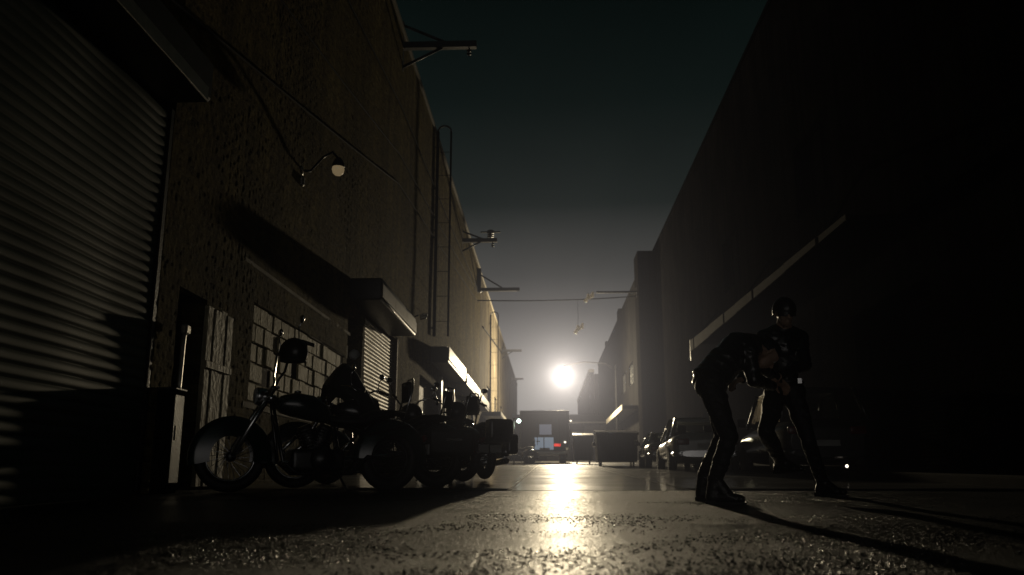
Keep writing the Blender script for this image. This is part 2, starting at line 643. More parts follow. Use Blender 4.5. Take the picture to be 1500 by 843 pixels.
def sheet_mesh(name, grids, m, parent=None):
    """several regular grids of points (nu, nv, 3), with a mask of faces kept, as one mesh"""
    V, Fc, base = [], [], 0
    for pts, keep in grids:
        nu, nv = pts.shape[:2]
        V.append(pts.reshape(-1, 3))
        i = np.arange(nu * nv).reshape(nu, nv) + base
        q = np.stack([i[:-1, :-1], i[1:, :-1], i[1:, 1:], i[:-1, 1:]], -1).reshape(-1, 4)
        if keep is not None:
            q = q[keep.reshape(-1)]
        Fc.append(q)
        base += nu * nv
    V = np.concatenate(V).astype(np.float32)
    Fc = np.concatenate(Fc).astype(np.int32)
    me = bpy.data.meshes.new(name)
    me.vertices.add(len(V))
    me.vertices.foreach_set('co', V.reshape(-1))
    me.loops.add(Fc.size)
    me.loops.foreach_set('vertex_index', Fc.reshape(-1))
    me.polygons.add(len(Fc))
    me.polygons.foreach_set('loop_start', np.arange(0, Fc.size, 4, dtype=np.int32))
    me.polygons.foreach_set('use_smooth', np.ones(len(Fc), bool))
    me.update(calc_edges=True)
    me.validate()
    me.materials.append(m)
    o = bpy.data.objects.new(name, me)
    COL.objects.link(o)
    o.parent = parent
    return o


# ------------------------------------------------------------------ ground
g = MB()
# an asphalt sheet that climbs with the alley; the nearer course lies a little lower, leaving a lip across the alley
xs = [-60, -20, -8, -5.0, -4.8] + [-4 + 0.2 * k for k in range(56)] + [8, 20, 60]
ysn = [-40, -10, 0, 1, 2, 2.45, 2.6, 4, 5, 6, 7, 8, 8.58, 8.6, 10, 12, 15, 20, 30, 45, 70, 110, 240]


def gv(i, j):
    x, y = xs[i], ysn[j]
    z = gz(y) - (0.012 * (0.4 + noise.noise(Vector((x * 0.9, 3, 1)))) if y < 8.59 else 0.0)
    if 2.5 < y < 8.59 and -4.9 < x < 5.1:
        z -= 0.05
    if 0 < y < 30 and abs(x) < 9:
        z += 0.010 * noise.noise(Vector((x * 0.7, y * 0.5, 0)))
    return (x, y + (0.25 * noise.noise(Vector((x * 0.8, 0, 5))) + 0.10 * noise.noise(Vector((x * 3.5, 0, 2))) if 8 < y < 9 else 0), z)


vs = [[g.bm.verts.new(gv(i, j)) for j in range(len(ysn))] for i in range(len(xs))]
for i in range(len(xs) - 1):
    for j in range(len(ysn) - 1):
        f = g.bm.faces.new((vs[i][j], vs[i + 1][j], vs[i + 1][j + 1], vs[i][j + 1]))
        f.smooth = ysn[j] != 8.58
tag(g.build('ground', M['asphalt']), kind='structure')

# the near road surface with its stones, pits and shallow hollows modelled


def road_patch(x0, x1, y0, y1, st):
    X, Y = np.meshgrid(np.arange(x0, x1 + st / 2, st), np.arange(y0, y1 + st / 2, st), indexing='ij')
    rough = np.clip(0.55 + 0.75 * vnoise(X * 0.7, Y * 0.9, 3) + 0.35 * vnoise(X * 2.3, Y * 2.3, 4), 0.12, 1.0)
    Z = -HC + SL * Y + 0.004 + 0.006 * vnoise(X * 0.9, Y * 0.9, 1) + 0.0022 * vnoise(X * 5, Y * 5, 2)
    Z += rough * (0.0011 * vnoise(X * 34, Y * 34, 5) + 0.0026 * np.maximum(0, vnoise(X * 66, Y * 66, 6)) + 0.0018 * vnoise(X * 112, Y * 112, 7))
    crack = np.abs(X + 0.19 + 0.019 * Y + 0.010 * vnoise(Y * 2.5, Y * 0, 8))
    Z -= 0.0022 * np.clip(0.6 + vnoise(Y * 3, X * 0, 9), 0, 1) * np.exp(-(crack / 0.006) ** 2)
    return np.stack([X, Y, Z], -1), None


tag(sheet_mesh('road_surface', [road_patch(-2.8, 3.0, 2.45, 4.6, 0.0072), road_patch(-4.9, 5.2, 4.59, 8.9, 0.0165)], M['road']), kind='structure')

# loose wet grit lying in patches on the near road
rng = np.random.default_rng(5)
n_ = 120000
gy = 2.5 + 6.2 * rng.random(n_) ** 1.4
gx = (rng.random(n_) * 2 - 1) * np.minimum(4.8, 0.75 * gy + 0.4)
dens = vnoise(gx * 0.9, gy * 1.6, 31) + 0.6 * vnoise(gx * 2.7, gy * 3.5, 32) - 0.15
sel = np.nonzero(dens > rng.random(n_) * 1.1)[0][:20000]
gx, gy = gx[sel], gy[sel]
gr = 0.0016 + 0.0034 * rng.random(len(sel)) ** 2
gzz = -HC + SL * gy + 0.0045 + 0.006 * vnoise(gx * 0.9, gy * 0.9, 1) + 0.0022 * vnoise(gx * 5, gy * 5, 2) + 0.0012
# flat wet chips of stone, each lying at its own slight tilt: a five-sided top with short sloping flanks
k5 = np.arange(5) * 2 * PI / 5
tv = np.concatenate([np.stack([np.cos(k5), np.sin(k5), 0 * k5 + 0.25], -1), np.stack([1.3 * np.cos(k5), 1.3 * np.sin(k5), 0 * k5 - 0.45], -1)])
tf = [[0, 1, 2], [0, 2, 3], [0, 3, 4]]
for k in range(5):
    j = (k + 1) % 5
    tf += [[k, k + 5, j + 5], [k, j + 5, j]]
tf = np.array(tf, np.int32)
ang = rng.random(len(sel)) * 2 * PI
t1_, t2_ = rng.normal(0, 0.17, len(sel)), rng.normal(0, 0.17, len(sel))
pv_ = tv[None] * gr[:, None, None] * np.array([1.0, 1.0, 0.9])
ca, sa = np.cos(ang)[:, None], np.sin(ang)[:, None]
px_, py_ = pv_[..., 0] * ca - pv_[..., 1] * sa, (pv_[..., 0] * sa + pv_[..., 1] * ca) * (0.7 + 0.5 * rng.random(len(sel)))[:, None]
pv_ = np.stack([px_ + gx[:, None], py_ + gy[:, None], pv_[..., 2] + px_ * t1_[:, None] + py_ * t2_[:, None] + gzz[:, None]], -1)
me = bpy.data.meshes.new('grit')
fc_ = (tf[None] + (np.arange(len(sel)) * len(tv))[:, None, None]).reshape(-1).astype(np.int32)
me.vertices.add(len(sel) * len(tv))
me.vertices.foreach_set('co', pv_.reshape(-1).astype(np.float32))
me.loops.add(len(fc_))
me.loops.foreach_set('vertex_index', fc_)
me.polygons.add(len(fc_) // 3)
me.polygons.foreach_set('loop_start', np.arange(0, len(fc_), 3, dtype=np.int32))
me.update(calc_edges=True)
me.validate()
me.materials.append(M['grit'])
go = bpy.data.objects.new('grit', me)
COL.objects.link(go)
tag(go, 'loose wet grit glinting in patches on the road', None, None, 'stuff')

# concrete drain channel down the middle with a steel edge on either side
d = MB()
d.grid(lambda u, v: (-0.38 + u * 1.82, 8.95 + v * 90, gz(8.95 + v * 90) + 0.006), 8, 40)
tag(d.build('drain_channel_paving', M['concrete_wet']), kind='structure')
d = MB()
for x, y0, y1 in ((-0.40, 8.95, 98), (1.46, 8.95, 98)):
    dz = -0.008 if y1 < 9 else 0.008
    for k in range(40):
        a = y0 + (y1 - y0) * k / 40
        b = y0 + (y1 - y0) * (k + 0.93) / 40
        d.poly([(x - 0.018, a, gz(a) + dz), (x + 0.018, a, gz(a) + dz), (x + 0.018, b, gz(b) + dz), (x - 0.018, b, gz(b) + dz)])
tag(d.build('drain_channel_edging', M['steel_worn']), kind='structure')

# a low pavement along the right-hand building
d = MB()
prof = []
for y in (-8, 12, 30, 55, 98):
    prof.append([(5.2, y, gz(y) - 0.1), (5.2, y, gz(y) + 0.10), (5.25, y, gz(y) + 0.12), (7.05, y, gz(y) + 0.13), (7.05, y, gz(y) - 0.1)])
d.loft(prof, smooth=False)
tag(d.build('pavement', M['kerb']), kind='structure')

# ------------------------------------------------------------------ left building
WX = -3.8
LB = thing('brick_warehouse', 'long tan brick warehouse with roller shutters and canopies behind the motorcycles', 'building', (WX, 0, gz(0)))
off = Vector((WX, 0, gz(0)))


def lz(z):          # world height to the building's own height
    return z - gz(0)


holes = [(2.2, 7.92, -1.0, lz(3.66)), (8.45, 9.15, -1.0, lz(1.9)), (10.7, 15.7, lz(0.95), lz(2.2)),
         (15.9, 17.3, -1.0, lz(3.1)), (17.5, 21.3, -1.0, lz(3.42)), (25.2, 29.2, -1.0, lz(3.0)), (35.6, 38.2, -1.0, lz(3.1))]
mb = wall_cells(MB(), -0.45, 0.0, (-9, 48), (-1.0, 12.0), holes)
wl_ = mb.build('wall', M['brick'], LB)


def wall_patch(y0, y1, z0, z1, st):
    Y, Z = np.meshgrid(np.arange(y0, y1 + st / 2, st), np.arange(z0, z1 + st / 2, st), indexing='ij')
    row = np.floor(Z / 0.078)
    fy = np.abs(((Y / 0.23 + 0.5 * (row % 2)) % 1) - 0.5)
    fz = np.abs(((Z / 0.078) % 1) - 0.5)
    joint = np.maximum(np.clip((fy - 0.44) / 0.06, 0, 1), np.clip((fz - 0.36) / 0.14, 0, 1))
    worn = np.clip(0.6 + 0.7 * vnoise(Y * 0.5, Z * 0.5, 11), 0.1, 1)
    X = 0.026 + 0.010 * vnoise(Y * 0.6, Z * 0.6, 12) + 0.003 * vnoise(Y * 3.1, Z * 3.1, 13) - 0.0095 * joint * worn
    X += 0.0022 * vnoise(Y * 8.3 + 3 * worn, Z * 9.1, 14) + (0.0010 + 0.0022 * worn) * vnoise(Y * 17, Z * 14, 15) + 0.0028 * vnoise(Y * 29, Z * 27, 16)
    yc, zc = (Y[:-1, :-1] + Y[1:, 1:]) / 2, (Z[:-1, :-1] + Z[1:, 1:]) / 2
    keep = np.ones(yc.shape, bool)
    for (a, b, c, d) in holes:
        m_ = 0.02
        keep &= ~((yc > a - m_) & (yc < b + m_) & (zc > c - m_) & (zc < d + m_))
    return np.stack([X, Y, Z], -1), keep


sk = sheet_mesh('brick_face', [wall_patch(7.99, 13.49, 0.0, 9.0, 0.021), wall_patch(7.99, 13.49, 8.98, 11.95, 0.06), wall_patch(13.48, 18.5, 0.0, 11.95, 0.033), wall_patch(18.48, 30.0, 0.0, 11.95, 0.05), wall_patch(30.0, 47.95, 0.0, 11.95, 0.10)], M['brick'], LB)
MB().box((-0.55, -9, 12.0), (0.07, 48, 12.16), 0.02).build('parapet', M['concrete'], LB)
MB().box((-9.0, -9, -1), (-0.47, 48, 11.6)).build('interior', M['void'], LB)
# the big near shutter
sh = slats(2.2, 7.85, lz(gz(5) + 0.02), lz(3.62), 0.002, 0.10, 0.017, 1, 0.02).build('roller_shutter', M['shutter_teal'], LB, 'tall grey green corrugated roller shutter')
t = MB()
t.box((-0.09, 7.852, lz(gz(8))), (0.012, 7.90, lz(3.66)), 0.004)
t.box((-0.21, 7.905, lz(gz(8))), (0.03, 7.975, lz(3.66)), 0.004)
t.build('guide_rail', M['steel_dark'], sh)
MB().box((-0.06, 2.2, lz(gz(5) - 0.03)), (-0.01, 7.84, lz(gz(5) + 0.05)), 0.01).build('bottom_rail', M['steel_dark'], sh)
hd = MB().box((0.002, 0.5, lz(3.63)), (0.5, 7.75, lz(4.05)), 0.03).build('shutter_hood', M['steel_dark'], LB)
MB().box((0.503, 0.5, lz(3.60)), (0.515, 7.62, lz(3.74)), 0.004).build('hood_lip', M['steel_worn'], hd)
# narrow door with a pale jamb
dr = MB().box((-0.30, 8.45, lz(gz(9))), (-0.24, 9.15, lz(1.9)), 0.006).build('door', M['wood_dark'], LB)
MB().ball((-0.20, 8.55, lz(0.75)), 0.035).build('handle', M['steel_worn'], dr)
jb = MB()
for k in range(4):
    a = 9.17 + k * 0.19
    jb.box((0.003, a, lz(-0.10)), (0.055 + 0.006 * (k % 2), a + 0.183, lz(1.86 + 0.05 * random.random())), 0.008)
jb.box((0.058, 9.16, lz(1.18)), (0.075, 9.93, lz(1.26)), 0.004)
jb.build('door_jamb', M['plank'], LB, 'pale peeling boarded door jamb')
# opening closed with pale blocks
bi = MB()
rows = 5
bh = (2.2 - 0.95) / rows
for r in range(rows):
    y = 10.70 - (0.16 if r % 2 else 0)
    while y < 15.7:
        wdt = random.uniform(0.27, 0.36)
        a, b = max(10.70, y), min(15.70, y + wdt)
        if b - a > 0.06 and random.random() > 0.03:
            dx = random.uniform(-0.012, 0.014)
            jz = random.uniform(-0.008, 0.008)
            bi.box((-0.2, a + 0.008, lz(0.95 + r * bh + 0.008 + jz)), (0.012 + dx, b - 0.007, lz(0.95 + (r + 1) * bh - 0.007 + jz)), 0.010)
        y += wdt
ib = bi.build('block_infill', M['block'], LB, 'window opening bricked up with uneven pale blocks')
MB().box((-0.21, 10.7, lz(0.95)), (-0.008, 15.7, lz(2.2))).build('mortar', M['mortar'], ib)
ln = MB()
ln.box((-0.02, 10.3, lz(2.21)), (0.014, 16.0, lz(2.46)), 0.006)
ln.box((-0.02, 10.25, lz(2.66)), (0.03, 16.1, lz(2.72)), 0.006)
ln.build('lintel', M['concrete'], LB)
MB().box((-0.02, 10.5, lz(0.85)), (0.03, 15.9, lz(0.94)), 0.01).build('sill', M['concrete'], LB)
# second shutter with hood
s2 = slats(17.5, 21.25, lz(gz(19)), lz(3.4), -0.05, 0.085, 0.025).build('roller_shutter', M['shutter_tan'], LB, 'tan corrugated roller shutter lit by the lamp')
MB().box((-0.08, 21.17, lz(gz(21))), (0.05, 21.29, lz(3.41)), 0.004).build('guide_rail', M['rust'], s2)
h2 = MB().box((0.002, 15.95, lz(3.34)), (0.64, 20.3, lz(3.78)), 0.04, None, 2).build('shutter_hood', M['steel_dark'], LB)
fa = MB()
for k in range(3):
    fa.box((0.643, 15.96 + k * 1.44, lz(3.40)), (0.665, 15.96 + k * 1.44 + 1.425, lz(3.66)), 0.006)
fa.build('fascia', M['fascia_worn'], h2)
rd = MB().box((-0.4, 15.9, lz(gz(16))), (-0.33, 17.3, lz(3.1)), 0.006).build('door', M['wood_dark'], LB, 'dark recessed door beside the tan shutter')
MB().ball((-0.31, 16.05, lz(1.0)), 0.04).build('handle', M['steel_worn'], rd)
# flat canopies
for (ya, yb, xf, zt, th) in ((27.6, 33.4, -3.2, 4.17, 0.50), (34.1, 40.8, -3.2, 4.05, 0.4), (41.4, 47.2, -3.2, 4.0, 0.45)):
    w = xf - WX
    c = MB().box((0.002, ya, lz(zt - th)), (w, yb, lz(zt)), 0.01).build('canopy', M['steel_dark'], LB)
    f2 = MB()
    nn = 3
    for k in range(nn):
        L_ = (yb - ya) / nn
        f2.box((w + 0.003, ya + k * L_ + 0.01, lz(zt - th * 0.8)), (w + 0.03, ya + (k + 1) * L_ - 0.012, lz(zt + 0.02)), 0.006)
    f2.build('fascia', M['fascia'], c)
    MB().box((-0.0 + 0.02, ya + 0.02, lz(zt + 0.015)), (w - 0.05, yb - 0.05, lz(zt + 0.035)), 0.004).build('roof_sheet', M['steel_worn'], c)
# doorway and posts below
MB().box((-0.3, 25.2, lz(gz(25))), (-0.2, 29.2, lz(3.0)), 0.01).build('door', M['wood_dark'], LB)
MB().box((0.003, 31.6, lz(gz(32))), (0.05, 35.0, lz(3.25)), 0.01).build('door', M['fascia'], LB, 'pale sliding door under the lit canopies')
MB().box((-0.3, 35.6, lz(gz(36))), (-0.2, 38.2, lz(3.1)), 0.01).build('door', M['wood_dark'], LB)
for y in (29.75, 39.2, 43.0):
    MB().box((0.002, y, lz(gz(y) - 0.2)), (0.13, y + 0.3, lz(3.46)), 0.01).build('pilaster', M['fascia'], LB)

# far left building
LF = thing('painted_warehouse', 'far pale painted brick warehouse beyond the second roof ladder', 'building', (WX, 48.05, gz(48)))
mb = wall_cells(MB(), -0.45, 0.0, (0, 62), (-1, 11.62 - gz(48)), [(6, 9, 3.9, 5.0), (14, 17, 3.9, 5.0), (22, 25, 3.9, 5.0)])
mb.build('wall', M['brick_far'], LF)
MB().box((-0.5, 0, 11.63 - gz(48)), (0.06, 62, 11.75 - gz(48)), 0.02).build('parapet', M['concrete'], LF)
MB().box((-9, 0, -1), (-0.47, 62, 11.2 - gz(48))).build('interior', M['void'], LF)
for y in (6, 14, 22):
    wn = MB()
    wn.box((-0.22, y, 3.9), (-0.12, y + 3, 3.98), 0.005)
    wn.box((-0.22, y, 4.92), (-0.12, y + 3, 5.0), 0.005)
    for k in range(5):
        wn.box((-0.22, y + k * 0.73, 3.9), (-0.12, y + k * 0.73 + 0.08, 5.0), 0.005)
    wn = wn.build('window', M['steel_dark'], LF)
    MB().box((-0.2, y, 3.9), (-0.18, y + 3, 5.0)).build('pane', M['window_glass'], wn)
for (ya, yb) in ((2, 9), (12, 22)):
    c = MB().box((0.002, ya, 2.75), (1.1, yb, 3.0), 0.01).build('canopy', M['steel_dark'], LF)
    MB().box((1.103, ya, 2.8), (1.13, yb, 3.02), 0.005).build('fascia', M['fascia'], c)

# ------------------------------------------------------------------ right building
RX = 7.0
RB = thing('black_warehouse', 'tall black brick warehouse filling the right side of the alley', 'building', (RX, 0, gz(0)))
mb = wall_cells(MB(), 0.0, 0.5, (-9, 54), (-1, lz(14.3)), [(15.5, 19.5, -1, lz(3.6)), (24, 28, -1, lz(3.6)), (36, 39, -1, lz(2.8)), (6, 9, lz(4), lz(6)), (30, 33, lz(7), lz(9.0)), (20, 23, lz(7), lz(9.0))])
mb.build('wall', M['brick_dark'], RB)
MB().box((-0.06, -9, lz(14.3)), (0.6, 54, lz(14.45)), 0.02).build('parapet', M['matte_black'], RB)
MB().box((0.55, -9, -1), (9, 54, lz(14.0))).build('interior', M['void'], RB)
for (a, b) in ((15.5, 19.5), (24, 28)):
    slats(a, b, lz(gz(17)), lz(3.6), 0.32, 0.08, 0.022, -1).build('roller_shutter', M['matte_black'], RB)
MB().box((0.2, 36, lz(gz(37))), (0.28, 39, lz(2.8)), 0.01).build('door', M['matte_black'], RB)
for (a, b, c_, d_) in ((6, 9, 4, 6), (30, 33, 7, 9), (20, 23, 7, 9)):
    wn = MB()
    for k in range(4):
        y = a + (b - a - 0.08) * k / 3
        wn.box((0.12, y, lz(c_)), (0.2, y + 0.08, lz(d_)), 0.005)
    for k in range(3):
        z = c_ + (d_ - c_ - 0.08) * k / 2
        wn.box((0.13, a, lz(z)), (0.19, b, lz(z + 0.08)), 0.005)
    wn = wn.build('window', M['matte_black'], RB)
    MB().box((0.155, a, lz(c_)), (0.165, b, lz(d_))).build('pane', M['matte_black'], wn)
MB().box((-1.15, 53.0, -1), (0.55, 55.2, lz(14.15)), 0.02).build('pier', M['brick_dark'], RB)
# loading canopy of the right building: slab, pale worn fascia in lengths, drop panel at its far end
cn = MB().prism([(-1.0, 16.5, lz(5.10)), (-1.0, 35.2, lz(5.52)), (-0.003, 35.2, lz(5.52)), (-0.003, 16.5, lz(5.10))], (0, 0, -0.14)).build('canopy', M['matte_black'], RB)
fb = MB()
yy = 16.5
k = 0
while yy < 35.0:
    Lk = (1.9, 2.6, 3.4, 2.2)[k % 4]
    ye = min(35.2, yy + Lk)
    za, zb = 5.10 + 0.42 * (yy - 16.5) / 18.7, 5.10 + 0.42 * (ye - 16.5) / 18.7
    ha = 0.10 + 0.34 * (yy - 16.5) / 18.7
    hb = 0.10 + 0.34 * (ye - 16.5) / 18.7
    dx = 0.02 * (k % 2)
    fb.prism([(-1.004 - dx, yy + 0.02, lz(za) + 0.02), (-1.004 - dx, ye - 0.02, lz(zb) + 0.02), (-1.004 - dx, ye - 0.02, lz(zb) - hb), (-1.004 - dx, yy + 0.02, lz(za) - ha)], (-0.03, 0, 0))
    yy = ye
    k += 1
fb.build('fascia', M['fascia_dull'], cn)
MB().box((-1.06, 35.21, lz(4.7)), (-0.96, 35.32, lz(5.6)), 0.02).build('drop_panel', M['fascia'], cn)
for y in (18, 26, 34.5):
    MB().tube([(-0.9, y, lz(5.2 + 0.02 * (y - 17))), (-0.02, y, lz(6.6))], 0.03).build('stay', M['matte_black'], cn)

# far right building
RF = thing('dark_brick_warehouse', 'far dark brick warehouse with lit canopy edges beyond the black warehouse', 'building', (6.0, 55.3, gz(55)))
bz = gz(55)
mb = wall_cells(MB(), 0.0, 0.5, (0, 44), (-1, 12.7 - bz), [(4, 7, 5.5, 7), (10, 13, 5.5, 7), (18, 21, 5.5, 7)])
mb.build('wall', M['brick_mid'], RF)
for k, (a, b, h) in enumerate(((0, 14, 0.3), (14, 15.5, 0.9), (15.5, 30, 0.2), (30, 31, 0.7), (31, 44, 0.25))):
    MB().box((-0.05, a + 0.01, 12.71 - bz), (0.6, b - 0.01, 12.71 - bz + h), 0.02).build('parapet', M['brick_mid'], RF)
MB().box((0.55, 0, -1), (9, 44, 12.4 - bz)).build('interior', M['void'], RF)
for (a, b) in ((4, 7), (10, 13), (18, 21)):
    wn = MB()
    for k in range(4):
        wn.box((0.1, a + k * 0.97, 5.5), (0.2, a + k * 0.97 + 0.08, 7), 0.005)
    wn.box((0.12, a, 6.2), (0.18, b, 6.28), 0.005)
    wn = wn.build('window', M['steel_dark'], RF)
    MB().box((0.14, a, 5.5), (0.16, b, 7)).build('pane', M['window_glass'], wn)
c = MB().box((-1.0, 1.5, 4.4 - bz), (-0.003, 17, 4.65 - bz), 0.02).build('canopy', M['steel_dark'], RF)
MB().box((-1.06, 1.5, 4.35 - bz), (-1.003, 17, 4.72 - bz), 0.01).build('fascia', M['fascia'], c)

RG = thing('low_brick_store', 'farthest right brick store with a pale lit roof edge beside the lamp glow', 'building', (5.0, 99.5, gz(99)))
bz = gz(99)
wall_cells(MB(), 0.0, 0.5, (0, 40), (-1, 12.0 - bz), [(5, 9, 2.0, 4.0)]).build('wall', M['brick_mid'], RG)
MB().box((-0.12, 0, 12.0 - bz), (0.55, 40, 12.35 - bz), 0.02).build('parapet', M['fascia'], RG)
MB().box((0.55, 0, -1), (9, 40, 11.8 - bz)).build('interior', M['void'], RG)

# ------------------------------------------------------------------ building closing the alley
EB = thing('low_shed', 'low dark shed closing the far end of the alley below the lamp', 'building', (1.0, 88, gz(88)))
bz = gz(88)
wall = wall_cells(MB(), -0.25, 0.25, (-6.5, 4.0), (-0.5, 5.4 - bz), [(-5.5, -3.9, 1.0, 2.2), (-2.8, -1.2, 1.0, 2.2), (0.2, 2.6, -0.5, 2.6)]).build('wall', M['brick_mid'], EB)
wall.rotation_euler = (0, 0, -PI / 2)
wall.location = (-1.25, 0, 0)
wall.scale = (1, 1, 1)
MB().prism([(-7.9, -0.5, 5.4 - bz), (5.4, -0.5, 5.4 - bz), (5.4, 6, 6.6 - bz), (-7.9, 6, 6.6 - bz)], (0, 0, 0.12)).build('roof', M['steel_dark'], EB)
MB().box((-7.7, 0.4, -0.3), (5.1, 5.8, 5.2 - bz)).build('interior', M['void'], EB)
for xa in (-5.15, -2.45):
    wn = MB()
    for q in range(4):
        wn.box((xa - 0.0 + q * 0.5, -0.2, 1.0), (xa + q * 0.5 + 0.06, -0.14, 2.2), 0.004)
    wn.build('window', M['steel_dark'], EB)

first = None
for i, (px, lab) in enumerate(((777, 'tiny lit lamp at the left end of the far shed roof'), (818, 'tiny lit lamp left of the middle pair under the far shed roof'),
                              (823.5, 'tiny lit lamp right in the middle pair under the far shed roof'), (836, 'tiny lit lamp at the right end of the far shed roof'))):
    p = P(px, 616, 87.3)
    if first is None:
        o = thing('eave_lamp', lab, 'lamp', p, 0, 'small lamps along the far shed')
        MB().tube([(0, 0.4, 0.12), (0, 0.1, 0.16), (0, 0, 0.1)], 0.02).build('bracket', M['steel_dark'], o)
        MB().lathe([(0.02, 0.12), (0.13, 0.02), (0.14, 0.0)], (0, 0, 0)).build('lamp_shade', M['steel_dark'], o)
        MB().ball((0, -0.02, -0.03), 0.11).build('bulb', M['lamp_small'], o)
        first = o
    else:
        o = copy_tree(first)
        o.location = p
        o['label'] = lab

# ------------------------------------------------------------------ ladders, brackets, cables, lamps on the left wall


def ladder(y, zb, zt, label, w=0.46):
    o = thing('roof_ladder', label, 'ladder', (WX, y, zb), 0, 'fixed roof ladders on the left walls')
    H = zt - zb
    MB().tube([(0.10, 0, 0), (0.10, 0, H)], 0.055, 10).build('rail', M['matte_black'], o)
    MB().tube([(0.10 + w, 0, 0), (0.10 + w, 0, H)], 0.035, 10).build('rail', M['matte_black'], o)
    MB().tube([(0.10 + w / 2 - w / 2 * math.cos(a), 0, H + 0.22 * math.sin(a)) for a in [PI * k / 10 for k in range(11)]], 0.035, 10).build('hoop', M['steel_dark'], o)
    k = 0
    z = 0.5
    while z < H:
        MB().tube([(0.1, 0, z), (0.1 + w, 0, z)], 0.010, 6).build('rung', M['matte_black'], o)
        z += 0.85
        k += 1
    for z in (0.25, H * 0.5, H - 0.6):
        MB().box((0.0, -0.03, z), (0.1, 0.03, z + 0.06), 0.004).build('wall_bracket', M['steel_dark'], o)
    return o


ladder(27.7, 4.55, 11.75, 'tall dark roof ladder with a hooped top above the canopies')
ladder(56.0, 4.2, 10.6, 'farther roof ladder on the pale warehouse wall', 0.5)


def insul(c, up=True, n=3, r=0.09):
    """a stack of glazed sheds on a pin"""
    mb = MB()
    s = 1 if up else -1
    prof = [(0.02, 0)]
    for k in range(n):
        prof += [(0.03, s * (0.05 + k * 0.09)), (r, s * (0.07 + k * 0.09)), (r * 0.9, s * (0.10 + k * 0.09)), (0.03, s * (0.11 + k * 0.09))]
    prof += [(0.02, s * (0.06 + n * 0.09)), (0.0, s * (0.08 + n * 0.09))]
    return mb.lathe(prof, c, n=12)


def bracket(y, z, reach, label, up, down, hang, top, post=False):
    o = thing('cable_bracket', label, 'bracket', (WX, y, z), 0, 'cable brackets along the left roofline')
    MB().box((0.0, -0.09, -0.09), (reach, 0.09, 0.09), 0.01).build('arm', M['steel_dark'], o)
    if up:
        MB().tube([(0.0, 0, up), (reach * 0.62, 0, 0.05)], 0.04, 8).build('stay', M['steel_dark'], o)
    if down:
        MB().tube([(0.0, 0, -down), (reach * 0.55, 0, -0.05)], 0.04, 8).build('strut', M['steel_dark'], o)
    if post:
        MB().box((0.02, -0.12, -0.15), (0.22, 0.12, up + 0.25), 0.01).build('post', M['steel_dark'], o)
    else:
        MB().box((0.0, -0.07, -(down or 0.2) - 0.1), (0.03, 0.07, (up or 0.2) + 0.1), 0.004).build('wall_plate', M['steel_dark'], o)
    if hang:
        insul((reach - 0.2, 0, -0.09), False, 2, 0.07).build('insulator', M['steel_dark'], o)
    if top:
        insul((reach - 0.3, 0, 0.09), True, 4, 0.16).build('insulator', M['steel_dark'], o)
        MB().box((reach - 0.75, -0.04, 0.36), (reach + 0.15, 0.04, 0.42), 0.004).build('crossbar', M['steel_dark'], o)
    return o


B1 = bracket(20.9, 11.35, 2.0, 'nearest heavy cable bracket with two braces against the sky', 0.62, 0.62, True, False)
B2 = bracket(37.4, 10.55, 1.6, 'cable bracket with a stacked insulator on top, second from the camera', 0.45, 0.5, True, True)
B3 = bracket(46.0, 10.15, 2.35, 'slim cable bracket with post and long sloping stay', 0.95, 0, False, False, True)
B4 = bracket(72.0, 10.55, 1.7, 'small cable bracket beyond the second roof ladder', 0.0, 0.7, False, False)
B5 = bracket(92.0, 10.4, 1.3, 'smallest and farthest cable bracket on the left wall', 0.0, 0.6, False, False)


def cable(name, label, pts, r, sag=0.0, n=24, cat='cable', group=None, m='cable'):
    out = []
    pts = [Vector(p) for p in pts]
    for a, b in zip(pts, pts[1:]):
        for k in range(n):
            t_ = k / n
            out.append(a.lerp(b, t_) - Vector((0, 0, sag * 4 * t_ * (1 - t_))))
    out.append(pts[-1])
    o = MB().tube(out, r, 6).build(name, M[m])
    return tag(o, label, cat, group)


WC = 'cables fixed along the left wall'
cable('wall_cable', 'dark cable clipped along the brick wall, the upper one of three', [(-3.74, 6.5, 8.3), (-3.74, 20.6, 9.5), (-3.74, 46, 10.1)], 0.016, 0.05, group=WC)
cable('wall_cable', 'dark cable clipped along the brick wall, the middle one of three', [(-3.74, 7.5, 6.2), (-3.74, 20.6, 8.15), (-3.74, 45.4, 9.9)], 0.016, 0.05, group=WC)
cable('wall_cable', 'dark cable clipped along the brick wall, the lowest one of three', [(-3.74, 5.5, 4.3), (-3.74, 20.6, 7.35), (-3.74, 45.3, 9.4)], 0.016, 0.05, group=WC)
cable('wall_cable', 'short dark cable running down the far pale warehouse wall', [(-3.74, 49.5, 8.7), (-3.74, 71.9, 10.3)], 0.04, 0.0, group=WC)
wl = P(925, 436, 54.0)
cable('overhead_cable', 'single cable spanning the alley between the two buildings', [(-3.72, 45.3, 9.4), (5.8, 53.6, wl.z)], 0.035, 0.12)
rb = thing('pier_bracket', 'horizontal bracket arm sticking out of the black building pier over the alley', 'bracket', (5.85, 54, P(925, 428, 54).z))
MB().box((-2.6, -0.06, -0.06), (0, 0.06, 0.06), 0.01).build('arm', M['steel_dark'], rb)
MB().box((-0.03, -0.1, -0.3), (0.0, 0.1, 0.3), 0.005).build('wall_plate', M['steel_dark'], rb)


